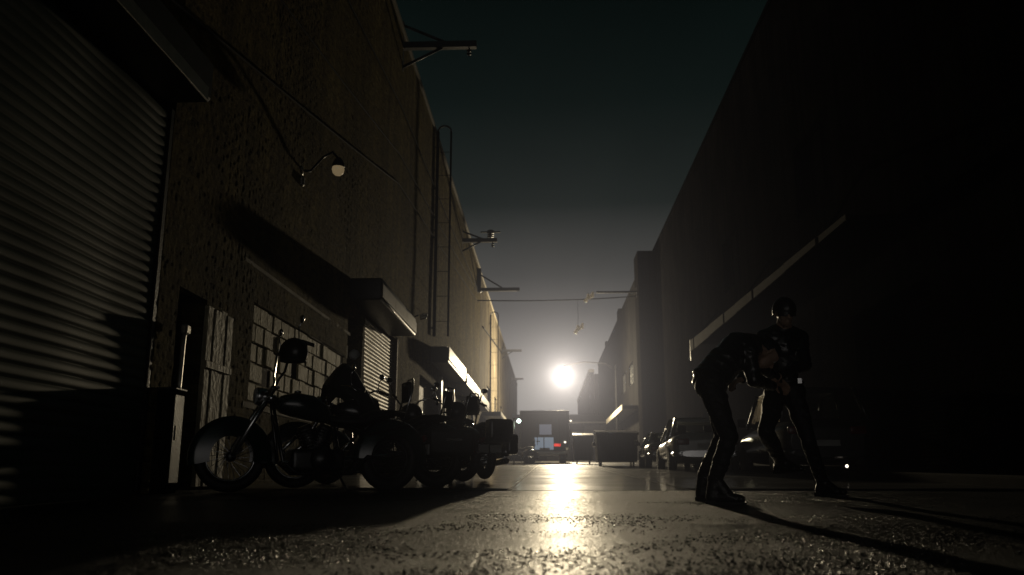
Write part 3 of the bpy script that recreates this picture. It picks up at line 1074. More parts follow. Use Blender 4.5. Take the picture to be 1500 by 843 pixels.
def hung_ins(p, label, hang):
    o = thing('hanging_insulator', label, 'insulator', p, 0, 'pale insulators hanging by the overhead cable')
    MB().tube([(0, 0, 0.1), (0, 0, hang)], 0.012, 6).build('hanger', M['steel_dark'], o)
    a = MB()
    for q, (dx, dz, tl) in enumerate(((-0.16, -0.18, 0.5), (0.05, 0.0, -0.3), (0.2, 0.1, 0.25))):
        rot = Matrix.Rotation(tl, 3, 'Y')
        for k in range(3):
            a.ball(Vector((dx, 0, dz)) + rot @ Vector((0, 0, k * 0.10)), (0.13 - 0.02 * k, 0.13 - 0.02 * k, 0.07), 12, rot)
        a.tube([Vector((dx, 0, dz)) + rot @ Vector((0, 0, -0.06)), Vector((dx, 0, dz)) + rot @ Vector((0, 0, 0.28))], 0.04, 8)
    a.build('shed', M['opal_white'], o)
    return o


hung_ins(P(862, 437, 49), 'cluster of pale insulators on the cable beside the bracket tip', 0.35)
hung_ins(P(847, 483, 49), 'cluster of pale insulators hanging lower below the overhead cable', 1.7)

# wall lamp (unlit); the glint in its glass bowl is an added glow
wlz = 4.80
wq = Vector((0, 0, 0))
for yy_ in range(1200, 1700):              # the bowl hangs 0.44 m off the wall
    wq = P(495, 250, yy_ / 100)
    if wq.x < WX + 0.44:
        break
o = thing('wall_lamp', 'small unlit gooseneck wall lamp on the brick wall, bowl glint added as a glow', 'lamp', (WX, wq.y - 0.6, wq.z - 0.22))
MB().lathe([(0.09, 0.0), (0.09, 0.03), (0.03, 0.05)], (0, 0, 0.0), 'x').build('wall_plate', M['steel_worn'], o)
MB().tube([(0.03, 0, 0), (0.12, 0.15, 0.05), (0.25, 0.35, 0.35), (0.36, 0.5, 0.50), (0.44, 0.6, 0.42)], 0.02, 8).build('gooseneck', M['steel_dark'], o)
MB().lathe([(0.03, 0.16), (0.06, 0.13), (0.10, 0.04), (0.105, 0.0)], (0.44, 0.6, 0.28)).build('lamp_shade', M['steel_dark'], o)
MB().lathe([(0.095, 0.0), (0.10, -0.05), (0.085, -0.10), (0.05, -0.135), (0.0, -0.145)], (0.44, 0.6, 0.275)).build('glass_bowl', M['opal_glint'], o)
MB().box((0.002, -0.05, -0.26), (0.08, 0.04, -0.10), 0.02).build('junction_box', M['steel_worn'], o)
# small lamp above second shutter
o = thing('spot_fitting', 'small metal spotlight fitting above the tan shutter hood', 'lamp', (WX, 20.9, 3.9))
MB().tube([(0.0, 0, -0.1), (0.35, 0.0, -0.03), (0.62, -0.1, 0.05)], 0.018, 6).build('arm', M['steel_dark'], o)
MB().lathe([(0.03, 0.16), (0.05, 0.12), (0.075, 0.0), (0.07, -0.01)], (0.68, -0.12, 0.0), 'x').build('lamp_head', M['reflector'], o)
MB().box((0.72, -0.2, 0.03), (0.86, -0.10, 0.08), 0.01).build('cowl', M['steel_worn'], o)
# conduit pole near the door
o = thing('utility_cabinet', 'low black steel utility cabinet standing against the wall beside the big shutter', 'cabinet', (WX + 0.04, 8.12, gz(8.2)))
MB().box((0.0, 0.0, -0.02), (0.16, 0.24, 0.98), 0.012).build('cabinet_body', M['matte_black'], o)
cd_ = MB().box((0.163, 0.015, 0.10), (0.178, 0.225, 0.94), 0.005).build('door', M['steel_dark'], o)
MB().box((0.18, 0.03, 0.50), (0.20, 0.05, 0.64), 0.005).build('handle', M['steel_worn'], cd_)
MB().box((-0.01, -0.012, 0.983), (0.19, 0.252, 1.005), 0.006).build('cabinet_top', M['steel_dark'], o)
o = thing('conduit_pipe', 'thin upright metal pipe with a cap between the black cabinet and the door', 'pipe', (-3.70, 8.43, gz(8.4)))
MB().tube([(0, 0, 0.3), (0.0, 0.02, 0.6), (0, 0.05, 1.55), (0.0, 0.08, 1.60)], 0.022, 10).build('pipe', M['steel_worn'], o)
MB().box((-0.03, 0.02, 1.58), (0.04, 0.12, 1.68), 0.015).build('cap_box', M['steel_worn'], o)
MB().box((-0.05, -0.03, 0.9), (0.025, 0.06, 0.94), 0.004).build('clip', M['steel_worn'], o)

# ------------------------------------------------------------------ street lamp and its light
LP = P(825, 543, 62)
o = thing('street_lamp', 'blazing white street lamp on a tall pole at the end of the alley', 'street lamp', (LP.x, 62.3, gz(62.3)))
hh = LP.z - gz(62.3)
AX = 3.9                                    # the pole stands by the right-hand wall, the lamp hangs on a long arm
MB().tube([(AX, 0.6, 0), (AX, 0.6, hh * 0.5), (AX, 0.6, hh + 0.5)], 0.1, 12, radii=[0.12, 0.10, 0.07]).build('pole', M['matte_black'], o)
MB().lathe([(0.2, 0), (0.2, 0.25), (0.14, 0.3)], (AX, 0.6, 0)).build('base', M['matte_black'], o)
MB().tube([(AX, 0.6, hh + 0.1), (AX * 0.8, 0.6, hh + 0.62), (AX * 0.4, 0.5, hh + 0.72), (0.15, 0.3, hh + 0.45), (0, 0.24, hh + 0.15)], 0.04, 8).build('arm', M['matte_black'], o)
MB().lathe([(0.08, 0.0), (0.18, -0.06), (0.27, -0.14), (0.28, -0.18)], (0, 0.2, hh), 'y').build('lamp_housing', M['matte_black'], o)
MB().ball((0, -0.05, hh), (0.27, 0.14, 0.27), 24).build('lamp_lens', M['lamp_white'], o)
li = bpy.data.lights.new('street_lamp_light', 'POINT')
li.energy = 13000
li.color = (1.0, 0.83, 0.55)
li.shadow_soft_size = 0.3
lo = bpy.data.objects.new('lamp_light', li)
COL.objects.link(lo)
lo.parent = o
lo.location = (0, -0.2, hh - 0.40)

# small greenish lamp post at the left wall far away
p = P(760, 617, 38)
o = thing('lamp_post', 'small lamp post with a pale green lit globe by the left wall', 'street lamp', (p.x - 0.12, 38, gz(38)))
hh = p.z - gz(38)
MB().tube([(-0.1, 0, 0), (-0.1, 0, hh + 0.12)], 0.035, 8).build('pole', M['steel_worn'], o)
MB().tube([(-0.1, 0, hh + 0.1), (0.12, 0, hh + 0.12)], 0.02, 8).build('arm', M['steel_dark'], o)
MB().ball((0.12, 0, hh), 0.085, 16).build('globe', M['lamp_green'], o)
# ------------------------------------------------------------------ motorcycles


def wheel(parent, x, r, w, name):
    o = MB().torus((x, 0, r), r - w, w, n=40, m=12).build(name, M['rubber'], parent)
    rim = MB()
    rim.torus((x, 0, r), r - 2 * w, 0.014, n=40, m=8, sx=2.2)
    for k in range(24):
        a = 2 * PI * k / 24
        sgn = 0.04 if k % 2 else -0.04
        rim.tube([(x + 0.04 * math.cos(a + 0.5), sgn, r + 0.04 * math.sin(a + 0.5)), (x + (r - 2 * w) * math.cos(a), 0, r + (r - 2 * w) * math.sin(a))], 0.003, 4, False)
    rim.build('rim', M['chrome'] if x > 0 else M['alloy_dark'], o)
    MB().lathe([(0.03, -0.07), (0.05, -0.05), (0.05, 0.05), (0.03, 0.07)], (x, 0, r), 'y', 16).build('hub', M['alloy'], o)
    return o


def motorcycle(loc, rz, label, paint='black_paint', bars='ape', screen=False, case=False, bags=False, sissy=True, deep=False, group='motorcycles parked along the left wall'):
    """forward is +x; wheels stand at x=+0.82 and x=-0.80"""
    o = thing('motorcycle', label, 'motorcycle', loc, rz, group)
    pt = M[paint]
    wheel(o, 0.82, 0.34, 0.055, 'front_wheel')
    wheel(o, -0.80, 0.33, 0.07, 'rear_wheel')
    # fenders: arcs of sheet
    def fender(cx, R_, a0, a1, w, nm, dp=0.05):
        mb = MB()
        mb.grid(lambda u, v: (cx + (R_ - dp * abs(2 * v - 1) ** 5) * math.cos(a0 + (a1 - a0) * u), (v - 0.5) * 2 * w, 0.335 + (R_ - dp * abs(2 * v - 1) ** 5) * math.sin(a0 + (a1 - a0) * u)), 22, 10)
        return mb.build(nm, pt, o)
    fender(0.82, 0.395, R(-12) if deep else R(15), R(192) if deep else R(170), 0.10 if deep else 0.085, 'front_fender', 0.19 if deep else 0.05)
    fender(-0.80, 0.41, R(0), R(185) if deep else R(175), 0.125 if deep else 0.11, 'rear_fender', 0.17 if deep else 0.05)
    # fork
    for s in (-1, 1):
        MB().tube([(0.82, 0.10 * s, 0.34), (0.62, 0.10 * s, 0.72), (0.46, 0.10 * s, 1.00)], 0.026, 10, radii=[0.032, 0.026, 0.022]).build('fork_leg', M['chrome'], o)
    MB().box((0.44, -0.14, 0.90), (0.54, 0.14, 0.94), 0.01).box((0.41, -0.13, 1.00), (0.50, 0.13, 1.03), 0.01).build('fork_clamp', M['chrome'], o)
    # frame
    fr = MB()
    for s in (-1, 1):
        fr.tube([(0.46, 0.03 * s, 0.90), (0.34, 0.12 * s, 0.30), (0.20, 0.14 * s, 0.18), (-0.35, 0.14 * s, 0.18), (-0.52, 0.13 * s, 0.35), (-0.80, 0.13 * s, 0.33)], 0.02, 8)
        fr.tube([(0.46, 0.02 * s, 0.93), (-0.15, 0.05 * s, 0.72), (-0.55, 0.12 * s, 0.58), (-0.95, 0.13 * s, 0.68)], 0.018, 8)
    fr.build('frame', M['black_paint'], o)
    # engine
    e = MB()
    e.box((-0.28, -0.15, 0.20), (0.26, 0.15, 0.42), 0.05, None, 3)
    e.lathe([(0.0, -0.20), (0.12, -0.19), (0.13, -0.15), (0.13, 0.15), (0.12, 0.19), (0.0, 0.2)], (-0.05, 0, 0.32), 'y', 20)
    for a in (0.42, -0.38):
        rot = Matrix.Rotation(a, 3, 'Y')
        base = Vector((0.0, 0, 0.38))
        for k in range(7):
            c_ = base + rot @ Vector((0, 0, 0.06 + 0.032 * k))
            rr = 0.095 if k < 5 else 0.085
            ring = [c_ + rot @ Vector((rr * math.cos(t_), rr * math.sin(t_), 0)) for t_ in [2 * PI * q / 14 for q in range(14)]]
            ring2 = [v + rot @ Vector((0, 0, 0.015)) for v in ring]
            e.loft([ring, ring2], False)
        e.tube([base, base + rot @ Vector((0, 0, 0.30))], 0.07, 12)
    e.build('engine', M['alloy'], o)
    MB().lathe([(0.0, 0.0), (0.09, 0.01), (0.10, 0.05), (0.07, 0.08), (0, 0.085)], (0.02, -0.24, 0.52), 'y', 20).build('air_cleaner', M['chrome'], o)
    for k, z in enumerate((0.22, 0.32)):
        MB().tube([(0.16 - 0.2 * k, -0.12, 0.55), (0.28 - 0.15 * k, -0.19, 0.42), (0.18, -0.20, z + 0.02), (-0.2, -0.21, z), (-0.6, -0.22, z + 0.01), (-1.08, -0.23, z + 0.05)], 0.03, 12, radii=[0.022, 0.024, 0.026, 0.032, 0.043, 0.045]).build('exhaust_pipe', M['chrome'], o)
    # tank
    tk = []
    for (x, w, zb, zt) in ((0.44, 0.05, 0.84, 0.90), (0.36, 0.11, 0.77, 0.95), (0.22, 0.15, 0.73, 0.985), (0.05, 0.155, 0.70, 0.96), (-0.08, 0.12, 0.68, 0.88), (-0.16, 0.05, 0.68, 0.78)):
        ring = []
        for q in range(16):
            a = 2 * PI * q / 16
            cx, sx_ = math.cos(a), math.sin(a)
            ring.append((x, w * math.copysign(abs(cx) ** 0.75, cx), (zb + zt) / 2 + (zt - zb) / 2 * math.copysign(abs(sx_) ** 0.75, sx_)))
        tk.append(ring)
    tank = MB().loft(tk).build('fuel_tank', pt, o)
    MB().lathe([(0.035, 0), (0.035, 0.02), (0.0, 0.028)], (0.2, 0.0, 0.98)).build('filler_cap', M['chrome'], tank)
    # seat
    st_ = []
    for (x, w, zc, h) in ((-0.10, 0.07, 0.73, 0.05), (-0.25, 0.15, 0.70, 0.06), (-0.45, 0.17, 0.70, 0.07), (-0.58, 0.13, 0.77, 0.06), (-0.80, 0.11, 0.80, 0.05), (-0.95, 0.07, 0.80, 0.03)):
        st_.append([(x, w * math.cos(2 * PI * q / 12), zc + h * math.sin(2 * PI * q / 12)) for q in range(12)])
    MB().loft(st_).build('seat', M['vinyl'], o)
    # bars
    if bars == 'ape':
        prof = [(0.44, 0.06, 1.03), (0.42, 0.10, 1.10), (0.40, 0.24, 1.16), (0.36, 0.33, 1.40), (0.30, 0.38, 1.46), (0.18, 0.42, 1.42)]
    elif bars == 'low':
        prof = [(0.44, 0.06, 1.03), (0.42, 0.12, 1.08), (0.38, 0.30, 1.12), (0.28, 0.40, 1.10), (0.16, 0.44, 1.06)]
    else:
        prof = [(0.44, 0.06, 1.03), (0.43, 0.10, 1.08), (0.42, 0.22, 1.18), (0.32, 0.36, 1.24), (0.18, 0.42, 1.18)]
    hb = MB()
    hb.tube([(x, -y, z) for x, y, z in prof[::-1]] + list(prof), 0.013, 8)
    hb = hb.build('handlebar', M['chrome'], o)
    for s in (-1, 1):
        e1 = Vector((prof[-1][0], s * prof[-1][1], prof[-1][2]))
        e0 = Vector((prof[-2][0], s * prof[-2][1], prof[-2][2]))
        dv = (e1 - e0).normalized()
        MB().tube([e1 - dv * 0.12, e1 + dv * 0.02], 0.019, 10).build('grip', M['rubber'], hb)
        MB().tube([e1 - dv * 0.15 + Vector((0.03, 0, 0)), e1 + dv * 0.02 + Vector((0.07, 0, -0.01))], 0.007, 6).build('lever', M['chrome'], hb)
        mm = MB().tube([e1 - dv * 0.14, e1 - dv * 0.14 + Vector((0.02, 0.04 * s, 0.12)), e1 - dv * 0.14 + Vector((0.0, 0.07 * s, 0.17))], 0.007, 6)
        mm.ball(e1 - dv * 0.14 + Vector((0.0, 0.08 * s, 0.20)), (0.022, 0.062, 0.042), 14)
        mm.build('mirror', M['chrome'], o)
    hl = MB().lathe([(0.0, -0.13), (0.05, -0.115), (0.085, -0.05), (0.092, 0.02), (0.088, 0.03)], (0.58, 0, 0.93), 'x', 20).build('headlight', M['chrome'], o)
    MB().lathe([(0.084, 0.0), (0.07, 0.02), (0.0, 0.03)], (0.61, 0, 0.93), 'x', 20).build('lens', M['lens_clear'], hl)
    for s in (-1, 1):
        MB().ball((0.50, 0.20 * s, 0.90), (0.045, 0.035, 0.035), 12).build('indicator', M['chrome'], o)
    MB().ball((-1.19, 0, 0.55), (0.035, 0.06, 0.04), 14).build('tail_light', M['tail_off'], o)
    MB().box((-1.22, -0.09, 0.38), (-1.205, 0.09, 0.49), 0.004).build('number_plate', M['plate'], o)
    MB().tube([(-0.2, 0.15, 0.2), (-0.25, 0.36, 0.012)], 0.012, 6).build('kickstand', M['steel_dark'], o)
    for s in (-1, 1):
        y0_, y1_ = sorted((0.16 * s, 0.30 * s))
        MB().box((0.32, y0_, 0.27), (0.40, y1_, 0.30), 0.008).build('footpeg', M['chrome'], o)
    if sissy:
        sb = MB()
        sb.tube([(-0.90, 0.11, 0.70), (-1.0, 0.11, 1.05), (-1.02, 0.07, 1.18), (-1.02, -0.07, 1.18), (-1.0, -0.11, 1.05), (-0.90, -0.11, 0.70)], 0.011, 8)
        sb = sb.build('backrest', M['chrome'], o)
        MB().box((-1.0, -0.10, 0.93), (-0.95, 0.10, 1.15), 0.024, None, 3).build('pad', M['vinyl'], sb)
    if screen:
        mb = MB()
        mb.grid(lambda u, v: (0.58 - 0.16 * v - 0.13 * (2 * u - 1) ** 2, (u - 0.5) * 0.56 * (1 - 0.45 * v ** 3), 1.02 + 0.34 * v - 0.05 * (2 * u - 1) ** 2), 14, 10)
        sc_ = mb.build('windscreen', M['screen'], o)
        fm = MB()
        for s in (-1, 1):
            fm.tube([(0.48, 0.12 * s, 0.95), (0.55, 0.13 * s, 1.10), (0.50, 0.14 * s, 1.28)], 0.008, 6)
        fm.build('screen_stay', M['chrome'], sc_)
    if bags:
        for s in (-1, 1):
            sd = MB().box((-1.15, 0.22 * s if s > 0 else -0.40, 0.36), (-0.62, 0.40 if s > 0 else -0.22, 0.66), 0.05, None, 3).build('saddlebag', pt if case else M['vinyl'], o)
            MB().box((-1.0, (0.402 if s > 0 else -0.412), 0.52), (-0.8, (0.412 if s > 0 else -0.402), 0.55), 0.003).build('strap', M['chrome'], sd)
    if case:
        MB().box((-1.44, -0.19, 0.55), (-1.22, 0.19, 0.86), 0.06, None, 4).build('top_case', pt, o)
        MB().box((-1.44, -0.14, 0.52), (-1.1, 0.14, 0.55), 0.01).build('luggage_rack', M['chrome'], o)
    return o


bk = [
    motorcycle((-2.36, 8.72, gz(8.72)), PI + R(30), 'nearest motorcycle with tall ape-hanger bars and glossy dark green paint', 'teal_paint', 'ape', False, False, False, True, deep=True),
    motorcycle((-2.05, 9.9, gz(9.9)), PI + R(22), 'motorcycle draped with a dark cover, second from the camera', 'black_paint', 'low', False, False, True, False, deep=True),
    motorcycle((-2.15, 11.1, gz(11.1)), R(158), 'motorcycle with shining mirrors and leather saddlebags, third from the camera', 'black_paint', 'mid', False, False, True, True),
    motorcycle((-1.75, 12.4, gz(12.4)), R(138), 'motorcycle with dark red paint between the mirrored one and the touring one', 'red_paint', 'mid', False, False, False, True),
    motorcycle((-1.30, 13.75, gz(13.75)), R(117), 'touring motorcycle with pale windscreen and top case at the end of the row', 'black_paint', 'mid', True, True, True, False),
]
fb = copy_tree(bk[0])
fb.location = (-1.55, 41.5, gz(41.5))
fb.rotation_euler = (0, 0, PI + R(25))
fb['label'] = 'lone distant motorcycle below the green lamp post'


def helmet(loc, rz, label, tilt=0.0, visor=True):
    o = thing('helmet', label, 'helmet', loc, rz, 'helmets left on the motorcycles')
    mb = MB()

    def f(u, v):
        a = 2 * PI * u
        b = -0.55 + (PI / 2 + 0.55) * v
        rx, ry, rzz = 0.150, 0.128, 0.150
        x = rx * math.cos(b) * math.cos(a)
        y = ry * math.cos(b) * math.sin(a)
        z = rzz * math.sin(b) + 0.09
        return (x, y, z)
    mb.grid(f, 28, 16)
    mb.build('shell', M['helmet'], o)
    rg = MB()
    rg.tube([(0.126 * math.cos(a), 0.108 * math.sin(a), 0.012) for a in [2 * PI * k / 24 for k in range(25)]], 0.012, 8, False)
    rg.build('rim_trim', M['rubber'], o)
    if visor:
        mb = MB()
        mb.grid(lambda u, v: (0.155 * math.cos((u - 0.5) * 2.2) + 0.07 * v * math.cos((u - 0.5) * 2.2), 0.135 * math.sin((u - 0.5) * 2.2), 0.10 - 0.02 * v), 12, 3)
        mb.build('peak', M['rubber'], o)
    return o


def on_bike(b, v):
    return Matrix.Translation(b.location) @ Matrix.Rotation(b.rotation_euler.z, 4, 'Z') @ Vector(v)


helmet(on_bike(bk[0], (0.36, 0.40, 1.24)), R(150), 'black peaked helmet hung on the tall handlebar of the nearest motorcycle')
helmet(on_bike(bk[2], (-0.45, 0.0, 0.775)), R(170), 'black helmet resting on the seat of the third motorcycle')
helmet(on_bike(bk[3], (-0.66, 0.0, 0.855)), R(190), 'black helmet on the seat of the dark red motorcycle')
helmet(on_bike(bk[4], (-0.25, 0.0, 0.99)), R(120), 'black helmet standing on the tank of the touring motorcycle')

# a dark cover thrown over the second motorcycle's bars
o = thing('bike_cover', 'dark tarpaulin thrown over the second motorcycle with a pale round mirror showing', 'cover', on_bike(bk[1], (0.2, 0, 0.95)), bk[1].rotation_euler.z)
mb = MB()


def cov(u, v):
    x = 0.34 - 0.62 * u
    a = (v - 0.5) * 2
    top = 0.50 * math.exp(-((u - 0.36) / 0.44) ** 2) - 0.04
    y = a * (0.42 - 0.08 * math.exp(-((u - 0.40) / 0.25) ** 2))
    z = top - (0.30 + 0.22 * u) * abs(a) ** 2.2 + 0.035 * noise.noise(Vector((x * 8, y * 8, 1)))
    return (x, y + 0.03 * noise.noise(Vector((x * 6, z * 7, 4))), z)


mb.grid(cov, 26, 24)
mb.build('sheet', M['vinyl'], o)
mb = MB().lathe([(0.055, 0.0), (0.062, 0.012), (0.028, 0.02), (0.0, 0.02)], (0.02, 0.06, 0.555), 'y', 20)
mb.build('mirror_disc', M['plate'], o)

# ------------------------------------------------------------------ cars


def section(hw, zb, zt, n=20, e=0.45):
    out = []
    for q in range(n):
        a = 2 * PI * q / n
        c_, s_ = math.cos(a), math.sin(a)
        out.append((hw * math.copysign(abs(c_) ** e, c_), (zb + zt) / 2 + (zt - zb) / 2 * math.copysign(abs(s_) ** e, s_)))
    return out


def car(loc, rz, label, paint, L=4.5, W=1.76, H=1.42, belt=0.90, hood=0.92, trunk=0.98, suv=False, lit=None):
    """rear bumper at y=0, car points along +y"""
    o = thing('parked_car', label, 'car', loc, rz, 'cars parked along the right side')
    pt = M[paint]
    hw = W / 2
    body = []
    st_ = [(0.0, 0.80, 0.36, trunk - 0.22), (0.05, 0.90, 0.28, trunk - 0.08), (0.18, 0.96, 0.24, trunk - 0.01), (0.9, 1.0, 0.22, trunk), (1.6, 1.0, 0.21, belt + 0.05),
           (2.8, 1.0, 0.21, belt), (L - 1.1, 0.99, 0.22, hood), (L - 0.45, 0.95, 0.24, hood - 0.06), (L - 0.12, 0.88, 0.27, hood - 0.16), (L, 0.76, 0.34, hood - 0.30)]
    for (y, k, zb, zt) in st_:
        body.append([(x, y, z) for x, z in section(hw * k, zb, zt, 28, 0.70)])
    MB().loft(body).build('body', pt, o)
    # greenhouse
    if suv:
        cs = [(0.10, 0.96, belt), (0.42, 0.82, H), (2.6, 0.82, H), (3.30, 0.93, belt)]
    else:
        cs = [(0.62, 0.88, trunk - 0.02), (1.28, 0.68, H - 0.02), (2.45, 0.70, H), (3.25, 0.90, belt)]
    (yr0, k0, z0), (yr1, k1, z1), (yf1, k2, z2), (yf0, k3, z3) = cs
    A = lambda s: Vector((s * hw * k0, yr0, z0 - 0.04))
    B = lambda s: Vector((s * hw * k1, yr1, z1 - 0.03))
    C_ = lambda s: Vector((s * hw * k2, yf1, z2 - 0.03))
    D = lambda s: Vector((s * hw * k3, yf0, z3 - 0.04))
    roof = []
    for (y, k, dz) in ((yr1 - 0.03, k1, -0.05), (yr1 + 0.1, k1, 0.0), ((yr1 + yf1) / 2, (k1 + k2) / 2, 0.025), (yf1 - 0.1, k2, 0.0), (yf1 + 0.03, k2, -0.05)):
        roof.append([(x, y, z) for x, z in section(hw * k + 0.01, z1 - 0.09 + dz, z1 + dz, 20, 0.85)])
    MB().loft(roof).build('roof', pt, o)
    for s in (-1, 1):
        mid0 = A(s).lerp(D(s), 0.50)
        mid1 = B(s).lerp(C_(s), 0.52)
        MB().tube([A(s), B(s)], 0.05, 8).build('pillar', pt, o)
        MB().tube([C_(s), D(s)], 0.042, 8).build('pillar', pt, o)
        MB().tube([mid0, mid1], 0.04, 8).build('pillar', pt, o)
        sw = MB()
        sw.poly([A(s), mid0, mid1, B(s)])
        sw.poly([mid0, D(s), C_(s), mid1])
        sw.build('side_window', M['glass'], o)
        MB().box((s * hw * 0.98 - 0.09, yf0 - 0.25, belt + 0.02), (s * hw * 0.98 + 0.13 * s + 0.06 * s, yf0 - 0.13, belt + 0.15), 0.03, None, 2).build('wing_mirror', pt, o)
    MB().grid(lambda u, v: A(-1).lerp(A(1), u).lerp(B(-1).lerp(B(1), u), v) + Vector((0, -0.08 * (1 - (2 * u - 1) ** 2), 0)), 10, 4).build('rear_window', M['glass'], o)
    MB().grid(lambda u, v: D(-1).lerp(D(1), u).lerp(C_(-1).lerp(C_(1), u), v) + Vector((0, 0.10 * (1 - (2 * u - 1) ** 2), 0)), 10, 4).build('windscreen', M['glass'], o)
    for (y) in (0.85, L - 0.85):
        for s in (-1, 1):
            w = MB().lathe([(0.19, -0.10), (0.30, -0.10), (0.325, -0.07), (0.325, 0.07), (0.30, 0.10), (0.19, 0.10)], (s * (hw - 0.09), y, 0.325), 'x', 28).build('wheel', M['rubber'], o)
            MB().lathe([(0.0, -0.085 if s < 0 else 0.085), (0.12, -0.095 if s < 0 else 0.095), (0.195, -0.07 if s < 0 else 0.07)], (s * (hw - 0.09), y, 0.325), 'x', 20).build('rim', M['alloy'], w)
    MB().loft([[(x, y, z) for x, z in section(hw * k, 0.34, 0.50, 16, 0.5)] for (y, k) in ((-0.07, 0.72), (-0.09, 0.86), (-0.02, 0.98), (0.14, 1.01))]).build('rear_bumper', M['chrome'] if not suv else pt, o)
    MB().loft([[(x, y, z) for x, z in section(hw * k, 0.30, 0.48, 16, 0.5)] for (y, k) in ((L - 0.25, 0.98), (L - 0.02, 0.90), (L + 0.07, 0.80))]).build('front_bumper', M['chrome'] if not suv else pt, o)
    for s in (-1, 1):
        a, b = sorted((s * hw * 0.50, s * hw * 0.86))
        MB().box((a, -0.03, trunk - 0.34), (b, 0.10, trunk - 0.18), 0.03, None, 2).build('tail_light', M['tail_off'], o)
        MB().ball((s * hw * 0.66, L - 0.10, hood - 0.26), (0.13, 0.06, 0.08), 14).build('headlight', M['lens_clear'], o)
    MB().box((-0.24, -0.035, 0.56), (0.24, -0.012, 0.68), 0.004).build('number_plate', M['plate'], o)
    if lit:
        MB().ball(lit, 0.032, 12).build('reversing_light', M['reverse_on'], o, 'small lit reversing lamp')
    inn = MB()
    for x in (-0.36, 0.36):
        inn.box((x - 0.24, 2.0 if not suv else 2.1, 0.5), (x + 0.24, 2.14 if not suv else 2.25, H - 0.38), 0.05, None, 2)
        inn.box((x - 0.12, 2.02 if not suv else 2.12, H - 0.38), (x + 0.12, 2.1 if not suv else 2.2, H - 0.20), 0.03, None, 2)
    inn.build('seats', M['vinyl'], o)
    return o


car((4.02, 22.0, gz(22)), R(-1.5), 'silver saloon with a bright windscreen parked left of the fighting men', 'car_silver', H=1.44)
car((4.12, 28.2, gz(28.2)), R(-1.5), 'low white coupe parked in front of the silver saloon', 'car_white', L=4.2, H=1.22, belt=0.82, hood=0.80, trunk=0.88)
sv = P(1243, 683, 17.8)
car((5.75, 18.0, gz(18)), 0, 'black off-road wagon parked against the wall behind the fighting men', 'car_black', L=4.6, W=1.84, H=1.82, belt=1.12, hood=1.12, trunk=1.14, suv=True, lit=(sv.x - 5.75, -0.10, sv.z - gz(18)))

# ------------------------------------------------------------------ truck, dumpster, cabinet
TY, TS = 51.0, 1.2
o = thing('box_truck', 'dark box truck seen from behind with glowing bluish windows at the alley end', 'truck', (-0.15, TY, gz(TY)))
o.scale = (TS, TS, TS)
MB().box((-1.22, 0, 0.75), (1.22, 4.6, 2.55), 0.05, None, 2).build('cargo_box', M['truck_body'], o)
MB().box((-1.1, 4.62, 0.5), (1.1, 6.4, 2.15), 0.15, None, 3).build('cab', M['truck_body'], o)
MB().box((-1.0, 0.1, 0.5), (1.0, 6.2, 0.74), 0.02).build('chassis', M['steel_dark'], o)
a, b = [(v + Vector((0.15, 0, -gz(TY)))) / TS for v in (P(783, 641, TY), P(811, 659, TY))]
rw = MB().box((a.x, -0.02, b.z), (b.x, -0.004, a.z), 0.004).build('rear_window', M['cab_glow'], o, 'wide lit rear window, pale blue')
MB().box((a.x + 0.44, -0.035, b.z), (a.x + 0.48, -0.021, a.z), 0.003).build('bar', M['steel_dark'], rw)
a, b = [(v + Vector((0.15, 0, -gz(TY)))) / TS for v in (P(790, 622, TY), P(808, 637, TY))]
MB().box((a.x, -0.02, b.z), (b.x, -0.004, a.z), 0.004).build('rear_window', M['cab_glow_dim'], o, 'small lit upper window, pale lilac')
for s in (-1, 1):
    MB().box((s * 0.62 - 0.16 + 0.0, -0.03, 0.80), (s * 0.62 + 0.16, -0.004, 0.93), 0.01).build('tail_light', M['tail_on'] if s > 0 else M['tail_off'], o)
    for y in (0.9, 5.3):
        w = MB().lathe([(0.2, -0.14), (0.38, -0.14), (0.42, -0.1), (0.42, 0.1), (0.38, 0.14), (0.2, 0.14)], (s * 0.92, y, 0.42), 'x', 28).build('wheel', M['rubber'], o)
        MB().lathe([(0.0, s * 0.1), (0.21, s * 0.1), (0.21, s * 0.08)], (s * 0.92, y, 0.42), 'x', 18).build('rim', M['alloy'], w)
    MB().box((s * 1.32 - 0.1, 5.6, 1.4), (s * 1.32 + 0.1, 5.7, 1.8), 0.02).build('wing_mirror', M['steel_dark'], o)
MB().box((-1.15, -0.14, 0.42), (1.15, -0.02, 0.56), 0.02).build('rear_bumper', M['steel_worn'], o)
dt = MB()
dt.box((-1.12, -0.03, 0.84), (-1.09, -0.004, 2.48), 0.004).box((1.09, -0.03, 0.84), (1.12, -0.004, 2.48), 0.004).box((-1.12, -0.03, 2.45), (1.12, -0.004, 2.49), 0.004)
for x_ in (-0.35, 0.72):
    dt.tube([(x_, -0.045, 0.86), (x_, -0.045, 2.42)], 0.018, 6)
    dt.box((x_ - 0.05, -0.07, 1.02), (x_ + 0.12, -0.03, 1.06), 0.004)
dt.build('door_frame', M['steel_dark'], o)
MB().ball((1.0, -0.03, 1.0), 0.05, 12).build('marker_lamp', M['lamp_small'], o)
MB().box((-0.25, -0.03, 0.62), (0.25, -0.01, 0.73), 0.004).build('number_plate', M['plate'], o)


